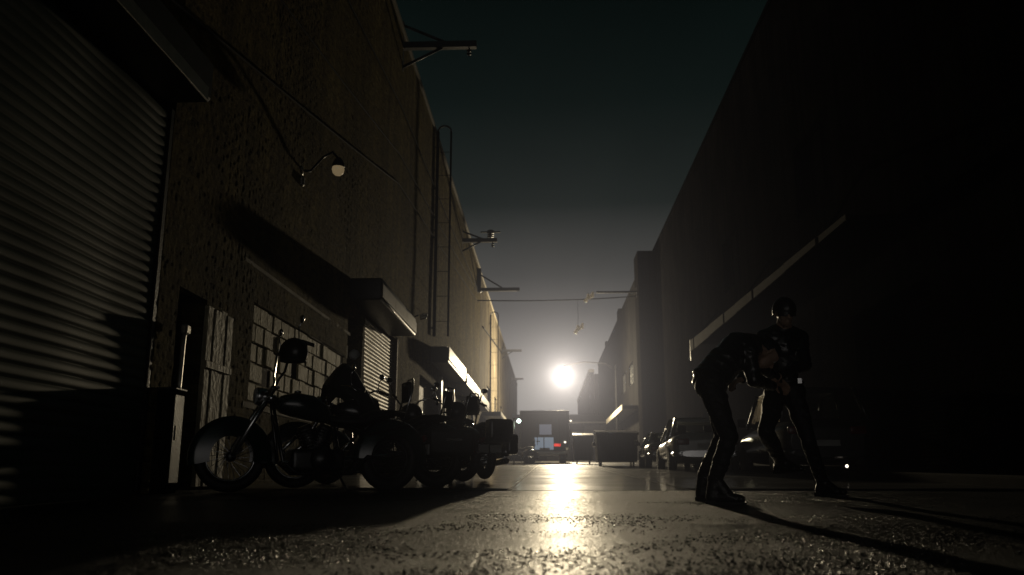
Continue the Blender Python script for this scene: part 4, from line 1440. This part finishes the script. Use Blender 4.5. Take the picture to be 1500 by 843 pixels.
def bin_(loc, w, dp, h, label, name, cat, lid_open=0.0):
    o = thing(name, label, cat, loc)
    mb = MB()
    mb.loft([[(-w / 2 * k, 0 + (1 - k) * 0.1, z), (w / 2 * k, 0 + (1 - k) * 0.1, z), (w / 2 * k, dp, z), (-w / 2 * k, dp, z)] for k, z in ((0.94, 0.16), (1.0, h * 0.86), (1.0, h * 0.9))], False)
    for k in range(5):
        x = -w / 2 + w * (k + 0.5) / 5
        mb.box((x - 0.03, -0.045, 0.22), (x + 0.03, 0.04, h * 0.85), 0.006)
    mb.box((-w / 2 - 0.04, -0.05, h * 0.84), (w / 2 + 0.04, 0.02, h * 0.9), 0.008)
    mb.build('bin_body', M['dumpster'], o)
    for s in (-1, 1):
        a_, b_ = (-w / 2 - 0.03, -0.012) if s < 0 else (0.012, w / 2 + 0.03)
        l = MB().prism([(a_, -0.06, h * 0.91), (b_, -0.06, h * 0.91), (b_, dp, h * 0.995), (a_, dp, h * 0.995)], (0, 0, 0.03))
        l.build('lid', M['steel_worn'] if name == 'dumpster' else M['dumpster'], o)
        MB().box((s * w / 2 - 0.05 + 0.07 * s, 0.3, h * 0.55), (s * w / 2 + 0.05 + 0.07 * s, dp - 0.3, h * 0.65), 0.01).build('fork_pocket', M['dumpster'], o)
    for s in (-1, 1):
        for y in (0.2, dp - 0.2):
            MB().lathe([(0.04, -0.03), (0.08, -0.03), (0.08, 0.03), (0.04, 0.03)], (s * (w / 2 - 0.18), y, 0.08), 'x', 16).build('caster', M['rubber'], o)
    return o


dp_ = P(905, 682, 34)
bin_((dp_.x, 34, gz(34)), 1.62, 1.5, 1.42, 'dark steel dumpster with wet pale lid edges beside the parked cars', 'dumpster', 'dumpster')
dp_ = P(855, 679, 44)
bin_((dp_.x, 44, gz(44)), 1.0, 0.9, 1.55, 'tall narrow dark refuse bin right of the box truck', 'refuse_bin', 'bin')

# ------------------------------------------------------------------ people


_ico = bmesh.new()
bmesh.ops.create_icosphere(_ico, subdivisions=2, radius=1)
ICO = [v.co.copy() for v in _ico.verts]
_ico.free()


def capsule(bm, a, b, ra, rb):
    """tapered limb: the hull of two balls"""
    vs = [bm.verts.new(Vector(c_) + p * r_) for c_, r_ in ((a, ra), (b, rb)) for p in ICO]
    bmesh.ops.convex_hull(bm, input=vs, use_existing_faces=False)
    bmesh.ops.delete(bm, geom=[v for v in bm.verts if not v.link_faces], context='VERTS')
    bmesh.ops.recalc_face_normals(bm, faces=bm.faces)


def fuse(name, parts, voxel, mats, parent, smooth=4):
    """one continuous skin grown over tapered limbs; every face takes the material of the limb next to it"""
    me = bpy.data.meshes.new(name)
    for (a, b, ra, rb, mi) in parts:
        bm = bmesh.new()
        capsule(bm, a, b, ra, rb)
        tmp = bpy.data.meshes.new('tmp')
        bm.to_mesh(tmp)
        bm.free()
        bm2 = bmesh.new()
        bm2.from_mesh(me)
        bm2.from_mesh(tmp)
        bm2.to_mesh(me)
        bm2.free()
        bpy.data.meshes.remove(tmp)
    o = bpy.data.objects.new(name, me)
    COL.objects.link(o)
    md = o.modifiers.new('fuse', 'REMESH')
    md.mode = 'VOXEL'
    md.voxel_size = voxel
    md.use_smooth_shade = True
    sm = o.modifiers.new('soften', 'SMOOTH')
    sm.factor = 0.5
    sm.iterations = smooth
    dg = bpy.context.evaluated_depsgraph_get()
    me2 = bpy.data.meshes.new_from_object(o.evaluated_get(dg), depsgraph=dg)
    me2.name = name
    o.modifiers.clear()
    o.data = me2
    me2.materials.clear()
    for m_ in mats:
        me2.materials.append(m_)
    nf = len(me2.polygons)
    cen = np.empty(nf * 3, np.float32)
    me2.polygons.foreach_get('center', cen)
    cen = cen.reshape(-1, 3)
    best = np.full(nf, 1e9)
    idx = np.zeros(nf, np.int32)
    for (a, b, ra, rb, mi) in parts:
        a_ = np.array(a, float)
        ab = np.array(b, float) - a_
        t_ = np.clip(((cen - a_) @ ab) / max(1e-9, ab @ ab), 0, 1)
        d_ = np.linalg.norm(cen - (a_ + t_[:, None] * ab), axis=1) - (ra + (rb - ra) * t_)
        k_ = d_ < best
        best[k_] = d_[k_]
        idx[k_] = mi
    me2.polygons.foreach_set('material_index', idx)
    me2.polygons.foreach_set('use_smooth', np.ones(nf, bool))
    me2.update()
    nv = len(me2.vertices)
    co = np.empty(nv * 3, np.float32)
    me2.vertices.foreach_get('co', co)
    no = np.empty(nv * 3, np.float32)
    me2.vertices.foreach_get('normal', no)
    co, no = co.reshape(-1, 3), no.reshape(-1, 3)
    cloth = np.zeros(nv)
    for p_, m_ in zip(me2.polygons, idx):
        if mats[m_] in (M['denim'], M['leather']):
            for v_ in p_.vertices:
                cloth[v_] = 1.0
    w_ = 0.3 * vnoise(co[:, 0] * 6, co[:, 2] * 6, 21)
    fold = vnoise(co[:, 0] * 9 + co[:, 1] * 7 + w_ * 6, co[:, 2] * 17 + co[:, 0] * 8, 22) + 0.6 * vnoise(co[:, 2] * 34 + co[:, 0] * 20, co[:, 1] * 15 + co[:, 0] * 10, 23)
    co += no * (cloth * (0.003 + 0.0075 * fold))[:, None].astype(np.float32)
    me2.vertices.foreach_set('co', co.reshape(-1))
    me2.update()
    o.parent = parent
    return o


def hand(parts, wrist, direction, palm_n, side, curl=1.0, mi=1):
    """palm, four unequal bent fingers and a thumb; palm_n points out of the palm"""
    w = Vector(wrist)
    f = Vector(direction).normalized()
    n = Vector(palm_n)
    n = (n - f * n.dot(f)).normalized()
    s = f.cross(n).normalized() * side
    k0 = w + f * 0.03
    for q in (-0.026, -0.009, 0.009, 0.026):
        parts.append((w + s * q * 0.6, w + f * 0.085 + s * q, 0.017, 0.015, mi))
    for q, (off_, ln_) in enumerate(((0.032, 0.088), (0.011, 0.098), (-0.011, 0.090), (-0.032, 0.072))):
        p0 = w + f * 0.088 + s * off_
        a = 0.5 * curl
        p1 = p0 + (f * math.cos(a) + n * math.sin(a)) * ln_ * 0.46
        a += 0.9 * curl
        p2 = p1 + (f * math.cos(a) + n * math.sin(a)) * ln_ * 0.32
        a += 0.6 * curl
        p3 = p2 + (f * math.cos(a) + n * math.sin(a)) * ln_ * 0.24
        parts += [(p0, p1, 0.0108, 0.0098, mi), (p1, p2, 0.0098, 0.0090, mi), (p2, p3, 0.0090, 0.0080, mi)]
    t0 = w + f * 0.025 + s * 0.026
    t1 = t0 + (f * 0.6 + s * 0.7 + n * 0.35).normalized() * 0.045
    t2 = t1 + (f * 0.8 + s * 0.1 + n * 0.6).normalized() * 0.034
    t3 = t2 + (f * 0.8 - s * 0.2 + n * 0.6).normalized() * 0.026
    parts += [(t0, t1, 0.016, 0.013, mi), (t1, t2, 0.0125, 0.0115, mi), (t2, t3, 0.0112, 0.0095, mi)]


def head(parts, c, face, up, mi=1):
    """skull, jaw, nose, brow, lips, ears; face is the direction looked at"""
    c = Vector(c)
    f = Vector(face).normalized()
    u = Vector(up)
    u = (u - f * u.dot(f)).normalized()
    s = f.cross(u)
    parts += [(c + u * 0.035 - f * 0.025, c + u * 0.03 + f * 0.02, 0.088, 0.084, mi),
              (c + f * 0.02 + u * 0.0, c + f * 0.045 - u * 0.075, 0.072, 0.045, mi),
              (c + f * 0.05 - u * 0.082 + s * 0.012, c + f * 0.05 - u * 0.082 - s * 0.012, 0.032, 0.032, mi),
              (c + f * 0.092 + u * 0.012, c + f * 0.115 - u * 0.028, 0.010, 0.014, mi),
              (c + f * 0.110 - u * 0.030 + s * 0.012, c + f * 0.110 - u * 0.030 - s * 0.012, 0.010, 0.010, mi),
              (c + f * 0.092 - u * 0.056 + s * 0.018, c + f * 0.092 - u * 0.056 - s * 0.018, 0.009, 0.009, mi),
              (c + f * 0.088 - u * 0.067 + s * 0.014, c + f * 0.088 - u * 0.067 - s * 0.014, 0.010, 0.010, mi),
              (c + f * 0.085 + u * 0.030 + s * 0.035, c + f * 0.092 + u * 0.030 - s * 0.0, 0.012, 0.012, mi),
              (c + f * 0.085 + u * 0.030 - s * 0.035, c + f * 0.092 + u * 0.030 - s * 0.0, 0.012, 0.012, mi),
              (c + s * 0.080 - f * 0.012 + u * 0.018, c + s * 0.084 - f * 0.012 - u * 0.022, 0.014, 0.010, mi),
              (c - s * 0.080 - f * 0.012 + u * 0.018, c - s * 0.084 - f * 0.012 - u * 0.022, 0.014, 0.010, mi)]
    return f, u, s


def eyes(c, f, u, s, parent):
    for q in (-1, 1):
        e = MB().ball(Vector(c) + f * 0.083 + u * 0.008 + s * 0.031 * q, 0.013, 12)
        e.build('eye', M['ceramic'], parent)


def boots(name, ankle, toe_dir, gzv, parent, knee, lift=0.0):
    """a boot: shaft, foot, sole and heel"""
    a = Vector(ankle)
    f = Vector(toe_dir)
    f.z = 0
    f.normalize()
    s = Vector((-f.y, f.x, 0))
    z0 = gzv + lift
    parts = [(a + (Vector(knee) - a).normalized() * 0.15, a, 0.064, 0.053, 0), (a, Vector((a.x, a.y, z0 + 0.05)) - f * 0.03, 0.052, 0.046, 0),
             (Vector((a.x, a.y, z0 + 0.055)) - f * 0.03, Vector((a.x, a.y, z0 + 0.046)) + f * 0.12, 0.044, 0.042, 0),
             (Vector((a.x, a.y, z0 + 0.046)) + f * 0.10 + s * 0.012, Vector((a.x, a.y, z0 + 0.040)) + f * 0.18, 0.040, 0.032, 0),
             (a + f * 0.01, Vector((a.x, a.y, z0 + 0.06)) + f * 0.09, 0.048, 0.044, 0)]
    o = fuse('boot', parts, 0.012, [M['boot']], parent, 3)
    so = MB()
    ol = []
    for k in range(20):
        t_ = 2 * PI * k / 20
        lx = 0.075 + 0.145 * math.cos(t_)
        wy = 0.042 * math.sin(t_) * (1.0 + 0.25 * math.cos(t_))
        ol.append(Vector((a.x, a.y, z0)) + f * lx + s * wy)
    so.prism(ol, (0, 0, 0.018))
    so.prism([Vector((a.x, a.y, z0 - 0.0)) + f * q + s * w for q, w in ((-0.07, -0.03), (0.0, -0.036), (0.0, 0.036), (-0.07, 0.03))], (0, 0, 0.035))
    so.build('sole', M['rubber'], o)
    return o


# --- the standing man, pulling the other down, one knee raised
pa = thing('person', 'man in black leather and a black half helmet standing and gripping the bent man', 'person', (0, 0, 0), 0, 'two men fighting')
dA = 7.75
q = lambda px, py, d: tuple(P(px, py, d))
hipR, hipL = q(1161, 575, dA), q(1137, 575, dA)
kneeR, ankR = q(1184, 646, dA - 0.12), q(1205, 707, dA + 0.02)
kneeL, ankL = q(1122, 632, dA - 0.32), q(1144, 677, dA + 0.02)
pel, waist, chest = q(1149, 566, dA), q(1148, 541, dA - 0.02), q(1147, 507, dA - 0.05)
shR, shL = q(1172, 496, dA - 0.02), q(1121, 495, dA - 0.08)
neck, hd_ = q(1148, 483, dA - 0.06), q(1149, 460, dA - 0.14)
elR, wrR = q(1178, 534, dA - 0.20), q(1140, 549, dA - 0.36)
elL, wrL = q(1104, 530, dA - 0.25), q(1086, 556, dA - 0.42)
prt = [
    (hipR, kneeR, 0.098, 0.066, 0), (kneeR, tuple(Vector(kneeR).lerp(Vector(ankR), 0.35)), 0.066, 0.064, 0), (tuple(Vector(kneeR).lerp(Vector(ankR), 0.35)), ankR, 0.064, 0.048, 0),
    (hipL, kneeL, 0.098, 0.068, 0), (kneeL, tuple(Vector(kneeL).lerp(Vector(ankL), 0.35)), 0.068, 0.064, 0), (tuple(Vector(kneeL).lerp(Vector(ankL), 0.35)), ankL, 0.064, 0.048, 0),
    (hipL, hipR, 0.115, 0.115, 0), (pel, waist, 0.125, 0.125, 2), (waist, chest, 0.128, 0.150, 2),
    (shL, shR, 0.080, 0.080, 2), (tuple(Vector(shL).lerp(Vector(shR), 0.22)), tuple(Vector(chest)), 0.10, 0.13, 2), (tuple(Vector(shL).lerp(Vector(shR), 0.78)), tuple(Vector(chest)), 0.10, 0.13, 2),
    (chest, neck, 0.115, 0.075, 2), (neck, hd_, 0.070, 0.058, 1), (shL, neck, 0.078, 0.066, 2), (shR, neck, 0.078, 0.066, 2),
    (shR, elR, 0.074, 0.056, 2), (elR, wrR, 0.054, 0.038, 2), (shL, elL, 0.074, 0.056, 2), (elL, wrL, 0.054, 0.038, 2),
]
hand(prt, wrR, Vector(q(1120, 550, dA - 0.5)) - Vector(wrR), (0.1, 0.2, -1), 1, 0.9)
hand(prt, wrL, Vector(q(1068, 563, dA - 0.5)) - Vector(wrL), (0.2, 0.2, -1), -1, 0.8)
fdir = Vector((0.10, -1, -0.22))
f_, u_, s_ = head(prt, hd_, fdir, (0, 0, 1))
fuse('body', prt, 0.0085, [M['denim'], M['skin'], M['leather']], pa)
eyes(hd_, f_, u_, s_, pa)
hm = MB()


def hel(u, v):
    a = 2 * PI * u
    b = -0.35 + (PI / 2 + 0.35) * v
    lx, ly, lz_ = 0.118 * math.cos(b) * math.cos(a), 0.104 * math.cos(b) * math.sin(a), 0.122 * math.sin(b)
    if lz_ < 0 and lx > 0:
        lz_ *= 0.25
    return Vector(hd_) + f_ * (lx - 0.006) + s_ * ly + u_ * (lz_ + 0.03)


hm.grid(hel, 32, 16)
hmo = hm.build('half_helmet', M['helmet'], pa)
gg = MB()
gg.grid(lambda u, v: Vector(hd_) + f_ * (0.105 * math.cos((u - 0.5) * 2.0) + 0.004) + s_ * 0.098 * math.sin((u - 0.5) * 2.0) + u_ * (-0.018 + 0.045 * v), 14, 4)
gg.build('goggles', M['helmet'], pa)
boots('boot', ankR, (0.75, -0.66, 0), gz(7.77), pa, kneeR)
boots('boot', ankL, (0.75, -0.66, 0), ankL[2] - 0.10, pa, kneeL)
bl = MB()
bl.tube([Vector(pel) + Vector((0.155 * math.cos(a), 0.130 * math.sin(a), 0.03)) for a in [2 * PI * k / 24 for k in range(25)]], 0.018, 8, False)
bl = bl.build('belt', M['leather'], pa)
MB().box(Vector(pel) + Vector((0.075, -0.145, 0.005)), Vector(pel) + Vector((0.12, -0.13, 0.06)), 0.005).build('buckle', M['chrome'], bl)

# --- the bent man
pb = thing('person', 'man in black jacket and boots bent forward at the waist, held by the standing man', 'person', (0, 0, 0), 0, 'two men fighting')
dB = 6.55
hipN, hipF = q(1041, 566, dB - 0.05), q(1043, 562, dB + 0.20)
knN, anN = q(1068, 642, dB - 0.18), q(1047, 704, dB - 0.10)
knF, anF = q(1061, 640, dB + 0.22), q(1031, 696, dB + 0.32)
pel2, ws2, ch2 = q(1040, 556, dB + 0.08), q(1057, 534, dB + 0.14), q(1083, 513, dB + 0.26)
shN, shF = q(1096, 518, dB + 0.16), q(1103, 503, dB + 0.50)
nk2, hd2 = q(1107, 512, dB + 0.40), q(1122, 519, dB + 0.50)
elN, wrN = q(1104, 556, dB + 0.12), q(1130, 566, dB + 0.40)
elF, wrF = q(1120, 542, dB + 0.62), q(1140, 556, dB + 0.80)
prt = [
    (hipN, knN, 0.100, 0.068, 0), (knN, tuple(Vector(knN).lerp(Vector(anN), 0.35)), 0.068, 0.064, 0), (tuple(Vector(knN).lerp(Vector(anN), 0.35)), anN, 0.064, 0.048, 0),
    (hipF, knF, 0.100, 0.068, 0), (knF, tuple(Vector(knF).lerp(Vector(anF), 0.35)), 0.068, 0.064, 0), (tuple(Vector(knF).lerp(Vector(anF), 0.35)), anF, 0.064, 0.048, 0),
    (hipN, hipF, 0.118, 0.118, 0), (pel2, ws2, 0.138, 0.130, 2), (ws2, ch2, 0.132, 0.150, 2), (shN, shF, 0.080, 0.080, 2), (ch2, shN, 0.14, 0.085, 2), (ch2, shF, 0.14, 0.085, 2),
    (ch2, nk2, 0.11, 0.062, 2), (nk2, hd2, 0.058, 0.056, 1),
    (shN, elN, 0.074, 0.056, 2), (elN, wrN, 0.054, 0.038, 2), (shF, elF, 0.074, 0.056, 2), (elF, wrF, 0.054, 0.038, 2),
]
hand(prt, wrN, Vector(q(1142, 565, dB + 0.55)) - Vector(wrN), (0, 0.8, 0.6), -1, 0.9)
hand(prt, wrF, Vector(q(1150, 566, dB + 0.85)) - Vector(wrF), (0.6, 0.4, -0.6), 1, 0.9)
f2_, u2_, s2_ = head(prt, hd2, (0.55, 0.15, -0.85), (0.8, 0.3, 0.5))
fuse('body', prt, 0.0085, [M['denim'], M['skin'], M['leather']], pb)
eyes(hd2, f2_, u2_, s2_, pb)
hr = MB()


def hair(u, v):
    a = 2 * PI * u
    b = -0.45 + (PI / 2 + 0.45) * v
    k = 1 + 0.05 * noise.noise(Vector((math.cos(a) * 6, math.sin(a) * 6, b * 6)))
    lx, ly, lz_ = 0.112 * math.cos(b) * math.cos(a), 0.098 * math.cos(b) * math.sin(a), 0.112 * math.sin(b)
    if lx > 0 and lz_ < 0.02:
        lz_ = 0.02 + (lz_ - 0.02) * 0.1
    return Vector(hd2) + (f2_ * (lx - 0.012) + s2_ * ly + u2_ * (lz_ + 0.028)) * k + Vector((0, 0, 0))


hr.grid(lambda u, v: Vector(hd2) + (Vector(hair(u, v)) - Vector(hd2)), 32, 16)
hr.build('hair', M['denim'], pb)
boots('boot', anN, (0.95, -0.3, 0), gz(6.45), pb, knN)
boots('boot', anF, (0.92, -0.4, 0), gz(6.87), pb, knF)
jk = MB()
ax = (Vector(ws2) - Vector(pel2)).normalized()
sd = Vector((0, 1, 0)).cross(ax).normalized()
jk.tube([Vector(pel2) - ax * 0.03 + sd * 0.128 * math.cos(a) + Vector((0, 1, 0)) * 0.135 * math.sin(a) for a in [2 * PI * k / 24 for k in range(25)]], 0.016, 8, False)
jk.build('jacket_hem', M['leather'], pb)

# ------------------------------------------------------------------ haze
hz = MB().box((-70, -45, gz(-45) - 1.3), (70, 245, 16.5)).build('haze', [])
tag(hz, kind='stuff')
m = bpy.data.materials.new('night_mist')
m.use_nodes = True
nt = m.node_tree
nt.nodes.remove(nt.nodes['Principled BSDF'])
pv = nt.nodes.new('ShaderNodeVolumePrincipled')
pv.inputs['Color'].default_value = (0.68, 0.73, 1.0, 1)
pv.inputs['Density'].default_value = 0.00098
pv.inputs['Anisotropy'].default_value = 0.88
nt.links.new(pv.outputs[0], nt.nodes['Material Output'].inputs['Volume'])
hz.data.materials.clear()
m.cycles.volume_sampling = 'EQUIANGULAR'
hz.data.materials.append(m)
hz['label'] = 'thin night mist filling the alley'

# ------------------------------------------------------------------ world
w = bpy.data.worlds.new('World')
SC.world = w
w.use_nodes = True
nt = w.node_tree
bg = nt.nodes['Background']
tc = nt.nodes.new('ShaderNodeTexCoord')              # town glow low down, fading to a dark teal overhead
sp = nt.nodes.new('ShaderNodeSeparateXYZ')
nt.links.new(tc.outputs['Generated'], sp.inputs[0])
rp = nt.nodes.new('ShaderNodeValToRGB')
el = rp.color_ramp.elements
el[0].position = 0.0
el[0].color = (0.30, 0.282, 0.262, 1)
el[1].position = 1.0
el[1].color = (0.0006, 0.0016, 0.0014, 1)
for p_, c_ in ((0.11, (0.29, 0.272, 0.252)), (0.155, (0.19, 0.179, 0.167)), (0.19, (0.112, 0.107, 0.101)), (0.23, (0.060, 0.060, 0.057)), (0.31, (0.0105, 0.0145, 0.0134)), (0.42, (0.0030, 0.0062, 0.0056)), (0.54, (0.0010, 0.0026, 0.0023))):
    e_ = el.new(p_)
    e_.color = (*c_, 1)
nt.links.new(sp.outputs[2], rp.inputs['Fac'])
cl = nt.nodes.new('ShaderNodeTexNoise')
cl.inputs['Scale'].default_value = 2.2
cl.inputs['Detail'].default_value = 5
nt.links.new(tc.outputs['Generated'], cl.inputs['Vector'])
cm = nt.nodes.new('ShaderNodeMapRange')
cm.inputs['From Min'].default_value = 0.3
cm.inputs['From Max'].default_value = 0.7
cm.inputs['To Min'].default_value = 0.75
cm.inputs['To Max'].default_value = 1.25
nt.links.new(cl.outputs['Fac'], cm.inputs['Value'])
mm_ = nt.nodes.new('ShaderNodeMix')
mm_.data_type = 'RGBA'
mm_.blend_type = 'MULTIPLY'
mm_.inputs[0].default_value = 1
nt.links.new(rp.outputs['Color'], mm_.inputs[6])
nt.links.new(cm.outputs['Result'], mm_.inputs[7])
nt.links.new(mm_.outputs[2], bg.inputs['Color'])
bg.inputs['Strength'].default_value = 1.0

SC.view_settings.view_transform = 'Standard'
SC.view_settings.look = 'None'
SC.view_settings.exposure = 0.0
SC.view_settings.gamma = 1.0
SC.cycles.use_denoising = True
SC.cycles.denoising_prefilter = 'ACCURATE'
w.cycles.sampling_method = 'NONE'
SC.cycles.use_adaptive_sampling = False
SC.cycles.use_light_tree = True
SC.cycles.denoiser = 'OPENIMAGEDENOISE'
SC.cycles.volume_bounces = 0
SC.cycles.max_bounces = 6
SC.cycles.diffuse_bounces = 2
SC.cycles.glossy_bounces = 3
SC.cycles.transparent_max_bounces = 12
SC.cycles.sample_clamp_indirect = 1.5
SC.cycles.sample_clamp_direct = 0.0
